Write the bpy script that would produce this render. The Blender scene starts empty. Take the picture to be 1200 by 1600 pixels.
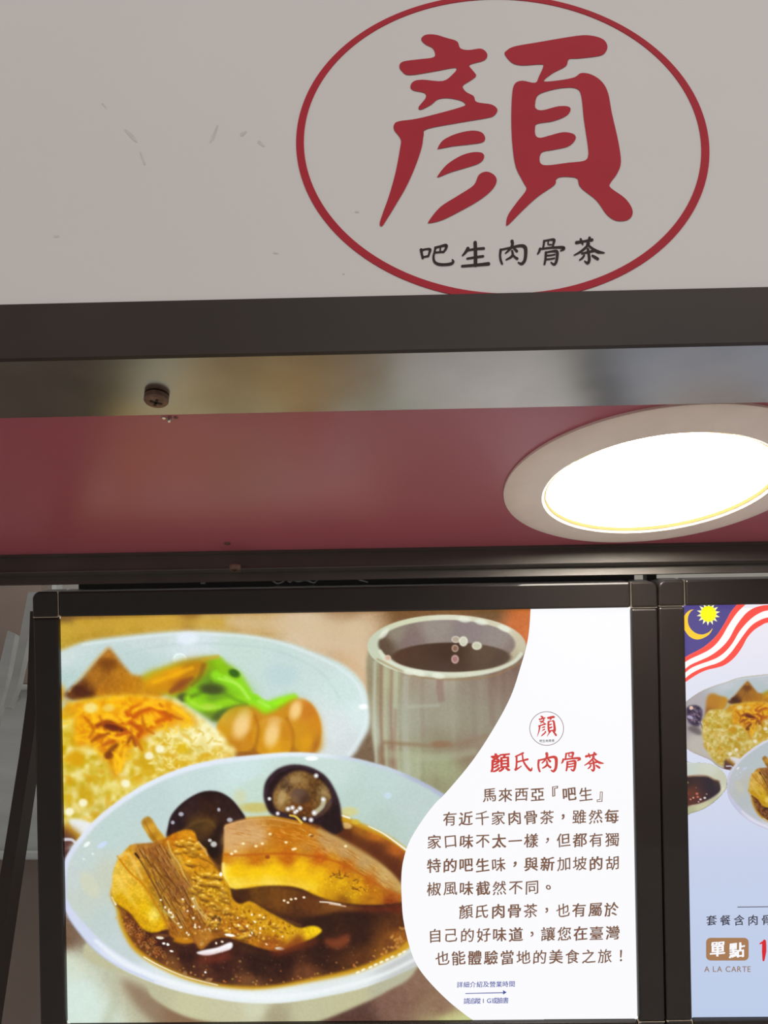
import bpy, bmesh, math, random
import numpy as np
from mathutils import Vector, Matrix

# ------------------------------------------------------------------ camera
FPX = 1250.0                       # focal length in pixels of the 1200x1600 frame
PITCH, YAW, ROLL = math.radians(24.0), math.radians(1.07), math.radians(0.62)
scene = bpy.context.scene
C = scene.collection
cam_data = bpy.data.cameras.new('camera')
cam = bpy.data.objects.new('camera', cam_data)
C.objects.link(cam)
cam_data.sensor_fit = 'VERTICAL'
cam_data.sensor_height = 32.0
cam_data.lens = 32.0*FPX/1600.0
cam_data.clip_start = 0.02
CAM_M = Matrix.Rotation(YAW, 3, 'Z') @ Matrix.Rotation(math.radians(90)+PITCH, 3, 'X') @ Matrix.Rotation(-ROLL, 3, 'Z')
cam.matrix_world = CAM_M.to_4x4()
scene.camera = cam

# ------------------------------------------------------------------ light and exposure
scene.view_settings.view_transform = 'Standard'
scene.view_settings.look = 'None'
scene.view_settings.gamma = 1.0
scene.view_settings.use_curve_mapping = False
scene.view_settings.exposure = 0.0
world = bpy.data.worlds.new('world'); scene.world = world
world.use_nodes = True
bg = world.node_tree.nodes['Background']
bg.inputs[0].default_value = (1.0, 0.955, 0.93, 1); bg.inputs[1].default_value = 0.42
def area(name, loc, target, size, power, color):
    d = bpy.data.lights.new(name, 'AREA'); d.shape = 'RECTANGLE'; d.size, d.size_y = size
    d.energy = power; d.color = color
    o = bpy.data.objects.new(name, d); C.objects.link(o); o.location = loc
    o.rotation_euler = (Vector(target)-Vector(loc)).to_track_quat('-Z', 'Y').to_euler()
    return o
# unseen area lamp added behind and above the viewer as ambient fill
area('hall_fill', (0.9, -2.4, 2.2), (0.1, .4, .4), (2.5, 1.2), 30, (1.0, .95, .90))
# unseen fill lamp added behind the light boxes to brighten wall and cabinet
area('kitchen_fill', (.2, 1.15, .84), (.2, 1.7, 0), (1.8, .3), 4.5, (1.0, .97, .93))
LAMP_STRENGTH = 40.0
LAMP_COLOR = (1.0, .93, .82, 1)
# ------------------------------------------------------------------ measures
H = 0.29                            # soffit height above the lens
YS = 0.4055                         # front of the stall header
YB = 0.742                          # back end of the soffit
def ray(px, py):
    return (CAM_M @ Vector((px-600, 800-py, -FPX))).normalized()
def on_y(px, py, y): d = ray(px, py); return d*(y/d.y)
def on_z(px, py, z): d = ray(px, py); return d*(z/d.z)
# the light boxes lean forward, square to a viewer looking up at them
PN = Vector((0, -math.cos(PITCH), -math.sin(PITCH)))       # their front normal
PU = Vector((1, 0, 0)); PV = Vector((0, math.sin(PITCH), -math.cos(PITCH)))   # right, down
P0 = -PN*0.80
def on_p(px, py, off=0.0):
    d = ray(px, py); q = P0+PN*off
    return d*(q.dot(PN)/d.dot(PN))
O = on_p(94.5, 963)                 # top left corner of the first display
def uv_of(px, py):
    q = on_p(px, py)-O
    return q.dot(PU), q.dot(PV)
def at(u, v, w=0.0):                # point of the light boxes' plane, w towards the viewer
    return O+PU*u+PV*v+PN*w
PXU = uv_of(984, 948)[0]/889.5      # metres per photo pixel

# ------------------------------------------------------------------ materials
MATS = {}
def mat(name, color, rough=.5, metal=0.0, emit=None, strength=0.0, var=0.0, vscale=8.0, bump=0.0, bscale=200.0, stretch=None, coat=0.0, rvar=0.0, spec=.5):
    if name in MATS: return MATS[name]
    m = bpy.data.materials.new(name); MATS[name] = m; m.use_nodes = True
    nt = m.node_tree; N, L = nt.nodes, nt.links
    b = N['Principled BSDF']
    b.inputs['Base Color'].default_value = (*color, 1)
    b.inputs['Roughness'].default_value = rough; b.inputs['Metallic'].default_value = metal
    b.inputs['Coat Weight'].default_value = coat; b.inputs['Specular IOR Level'].default_value = spec
    tc = N.new('ShaderNodeTexCoord'); mp = N.new('ShaderNodeMapping'); L.new(tc.outputs['Object'], mp.inputs[0])
    if stretch: mp.inputs['Scale'].default_value = stretch
    if var or rvar:
        n = N.new('ShaderNodeTexNoise'); n.inputs['Scale'].default_value = vscale; n.inputs['Detail'].default_value = 6
        L.new(mp.outputs[0], n.inputs[0])
        if var:
            r = N.new('ShaderNodeMapRange'); r.inputs[1].default_value = .3; r.inputs[2].default_value = .7
            r.inputs[3].default_value = 1-var; r.inputs[4].default_value = 1+var
            L.new(n.outputs[0], r.inputs[0])
            mx = N.new('ShaderNodeVectorMath'); mx.operation = 'SCALE'; mx.inputs[0].default_value = color
            L.new(r.outputs[0], mx.inputs['Scale']); L.new(mx.outputs[0], b.inputs['Base Color'])
        if rvar:
            r = N.new('ShaderNodeMapRange'); r.inputs[1].default_value = .3; r.inputs[2].default_value = .7
            r.inputs[3].default_value = rough-rvar; r.inputs[4].default_value = rough+rvar
            L.new(n.outputs[0], r.inputs[0]); L.new(r.outputs[0], b.inputs['Roughness'])
    if bump:
        n = N.new('ShaderNodeTexNoise'); n.inputs['Scale'].default_value = bscale; n.inputs['Detail'].default_value = 4
        L.new(mp.outputs[0], n.inputs[0])
        bp = N.new('ShaderNodeBump'); bp.inputs['Strength'].default_value = bump; bp.inputs['Distance'].default_value = .0006
        L.new(n.outputs[0], bp.inputs['Height']); L.new(bp.outputs[0], b.inputs['Normal'])
    if emit:
        b.inputs['Emission Color'].default_value = (*emit, 1); b.inputs['Emission Strength'].default_value = strength
    return m
def lin(c):
    c = np.asarray(c, float)/255.0
    return np.where(c <= .04045, c/12.92, ((c+.055)/1.055)**2.4)
def print_mat(name, rgb, k=1.0):
    """ink of a backlit print: gives off its own light."""
    e = tuple(float(v)*k for v in lin(rgb))
    return mat(name, (.01, .01, .01), rough=.5, emit=e, strength=1.0, spec=.15)

# ------------------------------------------------------------------ building helpers
INV = {}
def empty(name, loc, rot=None):
    o = bpy.data.objects.new(name, None); C.objects.link(o); o.empty_display_size = .05
    M = Matrix.Translation(Vector(loc)) @ (rot.to_4x4() if rot else Matrix.Identity(4))
    o.matrix_world = M; INV[o.name] = M.inverted()
    return o
def tag(o, label=None, category=None, group=None, kind=None):
    if label: o['label'] = label
    if category: o['category'] = category
    if group: o['group'] = group
    if kind: o['kind'] = kind
    return o
def mesh(name, verts, faces, m, parent=None, smooth=False, inherit=None):
    """one mesh object; verts in world coordinates."""
    if parent is not None:
        I = INV[parent.name]; INVP = I
    else:
        c = sum((Vector(v) for v in verts), Vector())/max(1, len(verts)); lo = min(v[2] for v in verts)
        base = Vector((c.x, c.y, lo)); INVP = Matrix.Translation(-base)
    vs = [INVP @ Vector(v) for v in verts]
    me = bpy.data.meshes.new(name); me.from_pydata([tuple(v) for v in vs], [], faces)
    bm = bmesh.new(); bm.from_mesh(me)
    bmesh.ops.recalc_face_normals(bm, faces=bm.faces); bm.to_mesh(me); bm.free()
    me.materials.append(m)
    if smooth:
        me.polygons.foreach_set('use_smooth', [True]*len(me.polygons))
    o = bpy.data.objects.new(name, me); C.objects.link(o)
    if parent is not None:
        o.parent = parent; INV[o.name] = INVP        # child frame = parent's frame
    else:
        o.location = base; INV[o.name] = Matrix.Translation(-base)
    return o
def bevel(o, w, seg=2):
    md = o.modifiers.new('bevel', 'BEVEL'); md.width = w; md.segments = seg; md.limit_method = 'ANGLE'; md.angle_limit = .6
    return o
def prism(name, sec, x0, x1, m, parent=None, bev=0):
    """closed (y, z) section swept along x."""
    n = len(sec)
    v = [(x0, y, z) for y, z in sec]+[(x1, y, z) for y, z in sec]
    f = [tuple(range(n)), tuple(range(2*n-1, n-1, -1))]+[(i, (i+1) % n, n+(i+1) % n, n+i) for i in range(n)]
    o = mesh(name, v, f, m, parent)
    if bev: bevel(o, bev)
    return o
def box(name, lo, hi, m, parent=None, bev=0):
    (a, b, c), (d, e, g) = lo, hi
    v = [(x, y, z) for x in (a, d) for y in (b, e) for z in (c, g)]
    f = [(0, 1, 3, 2), (4, 6, 7, 5), (0, 4, 5, 1), (2, 3, 7, 6), (0, 2, 6, 4), (1, 5, 7, 3)]
    o = mesh(name, v, f, m, parent)
    if bev: bevel(o, bev)
    return o
def pbox(name, u0, u1, v0, v1, w0, w1, m, parent=None, bev=0):
    v = [at(u, vv, w) for u in (u0, u1) for vv in (v0, v1) for w in (w0, w1)]
    f = [(0, 1, 3, 2), (4, 6, 7, 5), (0, 4, 5, 1), (2, 3, 7, 6), (0, 2, 6, 4), (1, 5, 7, 3)]
    o = mesh(name, v, f, m, parent)
    if bev: bevel(o, bev)
    return o
def lathe(name, prof, origin, axis, m, parent=None, n=64, smooth=True):
    """(r, h) profile turned about axis at origin, h along the axis."""
    ax = Vector(axis).normalized(); t = ax.orthogonal().normalized(); s = ax.cross(t)
    v, f = [], []
    for r, h in prof:
        for i in range(n):
            a = 2*math.pi*i/n
            v.append(Vector(origin)+ax*h+(t*math.cos(a)+s*math.sin(a))*r)
    k = len(prof)
    for j in range(k-1):
        for i in range(n):
            f.append((j*n+i, j*n+(i+1) % n, (j+1)*n+(i+1) % n, (j+1)*n+i))
    f.append(tuple(range(n))); f.append(tuple(range((k-1)*n, k*n)))
    o = mesh(name, v, f, m, parent, smooth)
    if smooth:
        md = o.modifiers.new('split', 'EDGE_SPLIT'); md.split_angle = math.radians(32)
    return o
def tube(name, pts, r, m, parent=None, n=8):
    v, f = [], []
    P = [Vector(p) for p in pts]
    for i, p in enumerate(P):
        d = (P[min(i+1, len(P)-1)]-P[max(i-1, 0)]).normalized(); t = d.orthogonal().normalized(); s = d.cross(t)
        for k in range(n):
            a = 2*math.pi*k/n; v.append(p+(t*math.cos(a)+s*math.sin(a))*r)
    for i in range(len(P)-1):
        for k in range(n): f.append((i*n+k, i*n+(k+1) % n, (i+1)*n+(k+1) % n, (i+1)*n+k))
    f.append(tuple(range(n))); f.append(tuple(range((len(P)-1)*n, len(P)*n)))
    return mesh(name, v, f, m, parent, True)
def fill2d(loops):
    """triangulate closed 2D loops (holes by even-odd): returns verts2d, faces."""
    cu = bpy.data.curves.new('tmp', 'CURVE'); cu.dimensions = '2D'; cu.fill_mode = 'BOTH'
    for lp in loops:
        s = cu.splines.new('POLY'); s.points.add(len(lp)-1); s.use_cyclic_u = True
        for p, q in zip(s.points, lp): p.co = (q[0], q[1], 0, 1)
    o = bpy.data.objects.new('tmp', cu); C.objects.link(o)
    dg = bpy.context.evaluated_depsgraph_get(); dg.update()
    e = o.evaluated_get(dg); me = e.to_mesh()
    vs = [(v.co.x, v.co.y) for v in me.vertices]; fs = [tuple(p.vertices) for p in me.polygons]
    e.to_mesh_clear(); bpy.data.objects.remove(o); bpy.data.curves.remove(cu)
    return vs, fs
GLYPH = {}
def glyph(ch, offset):
    """glyph outline mesh in a unit em."""
    key = (ch, offset)
    if key in GLYPH: return GLYPH[key]
    cu = bpy.data.curves.new('tmp', 'FONT'); cu.body = ch; cu.size = 1.0; cu.resolution_u = 3
    o = bpy.data.objects.new('tmp', cu); C.objects.link(o)
    dg = bpy.context.evaluated_depsgraph_get(); dg.update()
    e = o.evaluated_get(dg); me = e.to_mesh()
    vs = np.array([(v.co.x, v.co.y) for v in me.vertices] or [(0, 0)]); fs = [tuple(p.vertices) for p in me.polygons]
    e.to_mesh_clear(); bpy.data.objects.remove(o); bpy.data.curves.remove(cu)
    if offset > 0 and fs:             # heavier ink: the outline laid down again slightly to each side
        n0 = len(vs); V, F = [], []
        for k, (dx, dy) in enumerate([(-1, -.5), (1, -.5), (-1, .5), (1, .5), (0, 0)]):
            V.append(vs+np.array([dx, dy])*offset); F += [tuple(i+k*n0 for i in t) for t in fs]
        vs, fs = np.concatenate(V), F
    GLYPH[key] = (vs, fs)
    return GLYPH[key]
def ribbon(pts, ws, k=5, cap=6):
    """outline of a brush stroke with round ends: one closed loop."""
    P = cr(pts, False, k); n = len(P)
    W = np.interp(np.linspace(0, 1, n), np.linspace(0, 1, len(ws)), ws)/2
    D = np.gradient(P, axis=0); D /= np.linalg.norm(D, axis=1)[:, None]+1e-9
    Nn = np.stack([-D[:, 1], D[:, 0]], 1)
    L = P+Nn*W[:, None]; R = P-Nn*W[:, None]
    def capf(c, d, nn, w, sgn):
        return [c+nn*w*math.cos(a)*sgn+d*w*math.sin(a)*sgn for a in np.linspace(0, math.pi, cap+2)[1:-1]]
    return L, R, capf(P[-1], D[-1], Nn[-1], W[-1], 1), capf(P[0], D[0], Nn[0], W[0], -1)
def stroke_faces(pts, ws):
    L, R, c1, c0 = ribbon(pts, ws); n = len(L)
    v = [tuple(p) for p in L]+[tuple(p) for p in R]; f = [(i, i+1, n+i+1, n+i) for i in range(n-1)]
    b = len(v); v += [tuple(p) for p in c1]; f.append((n-1, *range(b, len(v)), 2*n-1))
    b = len(v); v += [tuple(p) for p in c0]; f.append((n, *range(b, len(v)), 0))
    return v, f

# PAINT BEGIN
# ---- the printed food photograph, painted into a colour grid (sRGB 0..255, one sample per photo pixel)
GX0, GX1, GY0, GY1 = -60, 842, 938, 1612

def cr(pts, closed=True, k=6):
    """Catmull-Rom curve through the points."""
    p = np.array(pts, float); n = len(p); out = []
    rng = range(n) if closed else range(n - 1)
    for i in rng:
        if closed: a, b, c, d = p[i-1], p[i], p[(i+1) % n], p[(i+2) % n]
        else: a, b, c, d = p[max(i-1, 0)], p[i], p[i+1], p[min(i+2, n-1)]
        for t in np.arange(k) / k:
            out.append(.5*((2*b) + (c-a)*t + (2*a-5*b+4*c-d)*t*t + (3*b-a-3*c+d)*t**3))
    if not closed: out.append(p[-1])
    return np.array(out)

def vnoise(w, h, s, seed, ay=None):
    """smooth value noise -1..1, cell size s (ay: cell height)."""
    r = np.random.RandomState(seed); ay = ay or s
    gw, gh = int(w/s)+3, int(h/ay)+3
    g = r.rand(gh, gw)*2-1
    x = np.arange(w)/s; y = np.arange(h)/ay
    xi = x.astype(int); yi = y.astype(int)
    fx = x-xi; fy = y-yi; fx = fx*fx*(3-2*fx); fy = fy*fy*(3-2*fy)
    a = g[yi][:, xi]; b = g[yi][:, xi+1]; c = g[yi+1][:, xi]; d = g[yi+1][:, xi+1]
    fx = fx[None]; fy = fy[:, None]
    return (a*(1-fx)+b*fx)*(1-fy)+(c*(1-fx)+d*fx)*fy

def gblur(m, s):
    if s < .35: return m
    r = int(3*s)+1; k = np.exp(-np.arange(-r, r+1)**2/(2*s*s)); k /= k.sum()
    m = np.apply_along_axis(lambda v: np.convolve(v, k, 'same'), 0, m)
    return np.apply_along_axis(lambda v: np.convolve(v, k, 'same'), 1, m)

class Canvas:
    def __init__(s, x0, x1, y0, y1):
        s.x0, s.x1, s.y0, s.y1 = x0, x1, y0, y1
        s.w, s.h = x1-x0, y1-y0
        s.a = np.zeros((s.h, s.w, 3)); s.alpha = np.zeros((s.h, s.w))
    def box(s, x0, x1, y0, y1):
        return max(int(x0), s.x0), min(int(x1)+1, s.x1), max(int(y0), s.y0), min(int(y1)+1, s.y1)
    def col(s, c, X, Y):
        if not isinstance(c, list): return np.array(c, float)
        acc = np.zeros(X.shape+(3,)); ws = np.zeros(X.shape)
        for (x, y, rgb) in c:
            w = 1/((X-x)**2+(Y-y)**2+30.)**1.6
            acc += w[..., None]*np.array(rgb, float); ws += w
        return acc/ws[..., None]
    def comp(s, b, m, c, tex=None, cover=False):
        x0, x1, y0, y1 = b
        Y, X = np.mgrid[y0:y1, x0:x1]
        C = s.col(c, X, Y)
        if C.ndim == 1: C = np.broadcast_to(C, X.shape+(3,))
        if tex is not None:
            for (amp, sz, seed, *ay) in tex:
                n = vnoise(s.w, s.h, sz, seed, ay[0] if ay else None)[y0-s.y0:y1-s.y0, x0-s.x0:x1-s.x0]
                C = C + n[..., None]*np.array(amp, float)
        sl = (slice(y0-s.y0, y1-s.y0), slice(x0-s.x0, x1-s.x0))
        s.a[sl] = s.a[sl]*(1-m[..., None])+C*m[..., None]
        if cover: s.alpha[sl] = np.maximum(s.alpha[sl], m)
    def fill(s, pts, c, soft=.7, alpha=1., tex=None, smooth=True, cover=False, k=6):
        p = cr(pts, True, k) if smooth else np.array(pts, float)
        pad = 3*soft+3
        b = s.box(p[:, 0].min()-pad, p[:, 0].max()+pad, p[:, 1].min()-pad, p[:, 1].max()+pad)
        x0, x1, y0, y1 = b
        if x1 <= x0 or y1 <= y0: return
        S = 3
        ys = y0+(np.arange((y1-y0)*S)+.5)/S-.5; xs = x0+(np.arange((x1-x0)*S)+.5)/S-.5
        m = np.zeros((len(ys), len(xs)), bool)
        q = np.roll(p, -1, 0)
        for j, y in enumerate(ys):
            hit = (p[:, 1] <= y) != (q[:, 1] <= y)
            if not hit.any(): continue
            P, Q = p[hit], q[hit]
            xx = np.sort(P[:, 0]+(y-P[:, 1])*(Q[:, 0]-P[:, 0])/(Q[:, 1]-P[:, 1]))
            m[j] = np.searchsorted(xx, xs) % 2 == 1
        m = m.reshape(y1-y0, S, x1-x0, S).mean((1, 3))
        m = gblur(m, soft)*alpha
        s.comp(b, m, c, tex, cover)
    def blob(s, cx, cy, rx, ry, c, ang=0, edge=.5, alpha=1., tex=None, cover=False):
        """ellipse; edge = width of the soft edge as share of the radius."""
        R = max(rx, ry)*(1+edge)+2
        b = s.box(cx-R, cx+R, cy-R, cy+R); x0, x1, y0, y1 = b
        if x1 <= x0 or y1 <= y0: return
        Y, X = np.mgrid[y0:y1, x0:x1]
        a = math.radians(ang); dx = X-cx; dy = Y-cy
        u = (dx*math.cos(a)+dy*math.sin(a))/rx; v = (-dx*math.sin(a)+dy*math.cos(a))/ry
        d = np.sqrt(u*u+v*v)
        e = max(edge, .8/min(rx, ry))
        t = np.clip((1+e*.5-d)/e, 0, 1); m = t*t*(3-2*t)*alpha
        s.comp(b, m, c, tex, cover)
    def ring(s, cx, cy, rx, ry, wd, c, a0=0, a1=360, alpha=1., soft=.8):
        n = 60; t = np.radians(np.linspace(a0, a1, n))
        s.stroke(list(zip(cx+rx*np.cos(t), cy+ry*np.sin(t))), wd, wd, c, alpha, soft, k=1)
    def stroke(s, pts, w0, w1, c, alpha=1., soft=.8, k=5, tex=None, wm=None):
        p = cr(pts, False, k) if k > 1 else np.array(pts, float)
        W = max(w0, w1, wm or 0)/2+2+soft*2
        b = s.box(p[:, 0].min()-W, p[:, 0].max()+W, p[:, 1].min()-W, p[:, 1].max()+W); x0, x1, y0, y1 = b
        if x1 <= x0 or y1 <= y0: return
        Y, X = np.mgrid[y0:y1, x0:x1].astype(float)
        best = np.full(X.shape, -99.)
        n = len(p)-1
        def wid(t):
            if wm is None: return w0+(w1-w0)*t
            return w0+(wm-w0)*t*2 if t < .5 else wm+(w1-wm)*(t-.5)*2
        for i in range(n):
            a, q = p[i], p[i+1]; d = q-a; L = (d*d).sum()+1e-9
            t = np.clip(((X-a[0])*d[0]+(Y-a[1])*d[1])/L, 0, 1)
            dist = np.hypot(X-a[0]-t*d[0], Y-a[1]-t*d[1])
            w = wid(i/n)+(wid((i+1)/n)-wid(i/n))*t
            best = np.maximum(best, w/2-dist)
        m = np.clip(best/soft+.5, 0, 1)*alpha
        s.comp(b, m, c, tex)
    def scatter(s, n, pts, seed, fn):
        """call fn(x, y, r) at n random places inside the polygon pts."""
        r = np.random.RandomState(seed); p = np.array(pts, float); q = np.roll(p, -1, 0); k = 0
        lo, hi = p.min(0), p.max(0)
        while k < n:
            x, y = lo+(hi-lo)*r.rand(2)
            hit = (p[:, 1] <= y) != (q[:, 1] <= y)
            xx = p[hit, 0]+(y-p[hit, 1])*(q[hit, 0]-p[hit, 0])/(q[hit, 1]-p[hit, 1])
            if (xx < x).sum() % 2: fn(x, y, r); k += 1

def paint_food():
    c = Canvas(GX0, GX1, GY0, GY1)
    # table behind everything
    c.fill([(-80, 930), (860, 930), (860, 1700), (-80, 1700)], [
        (100, 960, (128, 98, 58)), (100, 985, (190, 160, 70)), (130, 975, (186, 150, 62)), (200, 972, (188, 152, 64)), (260, 968, (196, 160, 76)),
        (320, 975, (196, 168, 104)), (400, 968, (196, 166, 120)), (480, 990, (210, 190, 166)), (560, 985, (200, 176, 150)),
        (300, 957, (150, 112, 60)), (540, 957, (150, 115, 85)), (640, 955, (120, 88, 62)), (760, 955, (115, 86, 60)), (820, 975, (190, 110, 62)),
        (826, 1000, (196, 112, 70)), (560, 1040, (206, 172, 138)), (570, 1180, (120, 100, 84)), (100, 1330, (90, 62, 60)), (105, 1460, (120, 98, 84)),
        (110, 1510, (202, 206, 190)), (120, 1560, (206, 220, 214)), (160, 1590, (208, 218, 208)), (200, 1540, (190, 188, 168)), (220, 1570, (186, 184, 164)),
        (290, 1590, (150, 125, 100)), (560, 1595, (92, 66, 62)), (620, 1560, (128, 98, 88)), (650, 1540, (134, 106, 92)), (690, 1570, (140, 112, 96)),
        (700, 1600, (190, 188, 140)), (740, 1600, (196, 196, 150))], smooth=False, soft=0,
        tex=[((5, 5, 6), 2, 3), ((4, 4, 4), 9, 4)])
    c.fill([(90, 1500), (125, 1520), (160, 1560), (150, 1620), (90, 1620)], (212, 226, 222), 12, .7)
    c.stroke([(170, 1520), (180, 1560), (160, 1610)], 10, 18, (180, 184, 164), .5, 12)
    c.fill([(190, 1530), (260, 1560), (330, 1590), (400, 1625), (300, 1625), (230, 1590)], (132, 106, 88), 6, .75)
    c.fill([(700, 1600), (735, 1583), (775, 1620), (690, 1620)], (198, 200, 152), 6, .9)
    c.stroke([(90, 990), (180, 976), (280, 972), (360, 974)], 18, 14, (196, 160, 74), .6, 10); c.stroke([(360, 972), (460, 978), (560, 985)], 16, 22, (206, 182, 146), .7, 12)
    c.stroke([(480, 1000), (560, 1010), (574, 1060)], 20, 16, (212, 184, 156), .6, 14); c.stroke([(90, 966), (300, 957), (600, 952), (830, 948)], 6, 9, (116, 82, 52), .6, 6)
    c.fill([(420, 966), (560, 962), (578, 1010), (580, 1075), (540, 1030), (480, 1004)], (208, 188, 164), 9, .7)
    # back plate
    plate = [(-76, 1165), (-70, 1115), (-49, 1087), (0, 1052), (50, 1030), (95, 1016), (130, 1003), (170, 996), (257, 987), (320, 986), (390, 992), (450, 1004), (483, 1016),
             (533, 1036), (563, 1062), (579, 1097), (578, 1133), (567, 1157), (545, 1187), (480, 1230), (300, 1330), (100, 1325), (35, 1289), (-48, 1246)]
    c.fill(plate, [(97, 1030, (205, 216, 218)), (105, 1060, (186, 206, 206)), (230, 1000, (202, 214, 216)), (300, 998, (212, 222, 228)), (220, 1040, (190, 208, 208)), (380, 1020, (198, 216, 212)),
                   (440, 1050, (196, 214, 214)), (500, 1030, (202, 216, 216)), (540, 1080, (206, 222, 222)), (520, 1140, (216, 222, 226)), (565, 1110, (214, 228, 230)),
                   (540, 1170, (210, 216, 220)), (0, 1100, (186, 184, 186)), (0, 1240, (198, 196, 184)), (-40, 1160, (170, 165, 165))], 2.6, cover=True, tex=[((4, 3, 3), 2, 5)])
    c.stroke([(130, 1007), (257, 992), (330, 991), (420, 1000), (500, 1028), (550, 1060), (570, 1100), (568, 1140), (545, 1178)], 4, 5, (224, 234, 240), .55, 4)
    c.stroke([(190, 1022), (260, 1008), (340, 1006), (430, 1016), (500, 1050), (530, 1090)], 3, 3, (176, 196, 196), .35, 5)
    c.blob(293, 998, 16, 10, (228, 236, 248), edge=.9, alpha=.8)
    c.blob(568, 1104, 7, 4, (250, 252, 255), edge=.9, alpha=.9)
    c.blob(281, 1030, 11, 9.5, (222, 236, 238), edge=.3, alpha=.75); c.ring(281, 1030, 9.5, 8.5, 2.2, (238, 248, 250), 200, 420, .7)
    c.blob(440, 1055, 25, 16, (184, 206, 214), edge=1, alpha=.5)
    # pickle, spoon and dark bits (left of the plate)
    c.fill([(-42, 1105), (-10, 1098), (10, 1115), (8, 1150), (-5, 1172), (-35, 1160), (-45, 1130)], (72, 58, 84), 3, tex=[((24, 20, 26), 6, 61)])
    c.scatter(26, [(-35, 1110), (5, 1110), (0, 1160), (-30, 1155)], 4, lambda x, y, r: c.blob(x, y, 4, 3, (130+r.randint(40), 118+r.randint(30), 150), ang=r.rand()*90, edge=.7, alpha=.6))
    c.blob(-32, 1140, 11, 6, (186, 184, 212), ang=20, edge=.6, alpha=.9); c.blob(-28, 1107, 7, 6.5, (236, 204, 180), edge=.3)
    c.stroke([(8, 1162), (20, 1200), (40, 1240), (52, 1262)], 5, 8, (84, 62, 72), .9, 3)
    c.stroke([(12, 1158), (28, 1190), (50, 1225)], 11, 13, (204, 206, 228), 1, 2)
    c.fill([(-20, 1170), (0, 1180), (10, 1200), (-10, 1200), (-40, 1180)], (80, 66, 72), 4, .6)
    # triangles of fried bean curd
    c.fill([(28, 1070), (46, 1056), (70, 1064), (100, 1075), (90, 1110), (40, 1150), (18, 1160), (22, 1120)], [(50, 1080, (196, 138, 44)), (40, 1140, (150, 88, 40)), (90, 1100, (206, 150, 40))], 4)
    tri = [(170, 1011), (176, 1017), (190, 1036), (206, 1054), (232, 1058), (262, 1080), (240, 1100), (160, 1102), (110, 1094), (99, 1086), (128, 1060), (152, 1030)]
    c.fill(tri, [(170, 1022, (178, 120, 48)), (168, 1038, (128, 78, 30)), (150, 1055, (166, 112, 44)), (185, 1055, (176, 120, 40)), (200, 1070, (186, 126, 34)),
                 (125, 1080, (96, 54, 32)), (138, 1088, (92, 52, 30)), (160, 1085, (180, 120, 34)), (225, 1070, (190, 134, 38))], 2.8, tex=[((8, 7, 4), 5, 7), ((5, 4, 3), 2, 8)], smooth=False)
    c.stroke([(168, 1012), (140, 1042), (108, 1080)], 3, 3, (214, 184, 120), .5, 3)
    c.blob(127, 1081, 15, 8, (80, 42, 30), ang=25, edge=.8, alpha=.8); c.blob(168, 1037, 13, 8, (122, 72, 28), ang=0, edge=1, alpha=.7)
    # greens
    c.fill([(222, 1058), (260, 1040), (290, 1030), (330, 1026), (350, 1034), (376, 1052), (390, 1078), (400, 1100), (440, 1090), (462, 1086), (455, 1110), (400, 1125), (340, 1130), (290, 1098), (262, 1088)],
           [(250, 1055, (178, 168, 50)), (300, 1036, (168, 140, 40)), (345, 1034, (130, 172, 30)), (330, 1075, (96, 130, 50)), (310, 1090, (140, 200, 36)), (370, 1070, (146, 208, 44)),
            (355, 1112, (110, 140, 50)), (400, 1100, (150, 214, 40)), (440, 1098, (132, 200, 30)), (335, 1120, (110, 130, 50))], 4)
    c.fill([(226, 1064), (255, 1048), (290, 1038), (320, 1034), (318, 1050), (300, 1065), (285, 1082), (250, 1082), (230, 1078)],
           [(245, 1060, (212, 156, 30)), (275, 1050, (224, 160, 26)), (300, 1045, (184, 128, 30)), (285, 1070, (150, 88, 40)), (250, 1078, (196, 136, 26))], 4)
    c.stroke([(268, 1080), (285, 1068), (300, 1060)], 8, 6, (136, 78, 44), .7, 5); c.stroke([(318, 1040), (312, 1058), (300, 1070)], 8, 6, (132, 98, 36), .7, 5)
    c.blob(332, 1076, 19, 8, (76, 78, 46), ang=5, edge=1.2, alpha=.9); c.blob(288, 1090, 11, 7, (82, 84, 56), edge=1, alpha=.9)
    c.stroke([(296, 1092), (308, 1100), (330, 1104), (352, 1098), (376, 1092), (398, 1092)], 15, 12, (162, 222, 44), .9, 8)
    c.stroke([(338, 1056), (356, 1062), (374, 1072), (388, 1086), (394, 1096)], 16, 14, (154, 226, 52), .9, 8)
    c.stroke([(342, 1034), (350, 1046), (368, 1056)], 15, 12, (140, 190, 34), .8, 8)
    c.stroke([(352, 1058), (372, 1070), (386, 1090)], 4, 4, (196, 240, 130), .7, 4)
    c.blob(366, 1052, 9, 6, (56, 92, 34), ang=25, edge=.9); c.blob(326, 1104, 10, 5, (206, 226, 100), edge=1, alpha=.7)
    c.blob(347, 1116, 16, 7, (72, 80, 50), ang=-25, edge=1.1, alpha=.9); c.blob(372, 1106, 15, 5, (86, 100, 52), ang=-14, edge=.9, alpha=.7)
    c.stroke([(400, 1096), (418, 1104), (440, 1096), (460, 1090)], 16, 8, (156, 228, 44), .9, 8)
    c.stroke([(398, 1090), (412, 1100), (430, 1108)], 8, 12, (140, 214, 50), .9, 7)
    c.stroke([(300, 1088), (318, 1080), (330, 1066)], 6, 5, (70, 84, 40), .6, 6); c.stroke([(352, 1084), (366, 1092), (384, 1100)], 5, 5, (84, 120, 36), .6, 6)
    c.stroke([(240, 1066), (268, 1056), (300, 1044)], 6, 6, (234, 178, 30), .6, 5); c.stroke([(318, 1030), (340, 1026)], 6, 6, (200, 158, 60), .7, 5)
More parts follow.
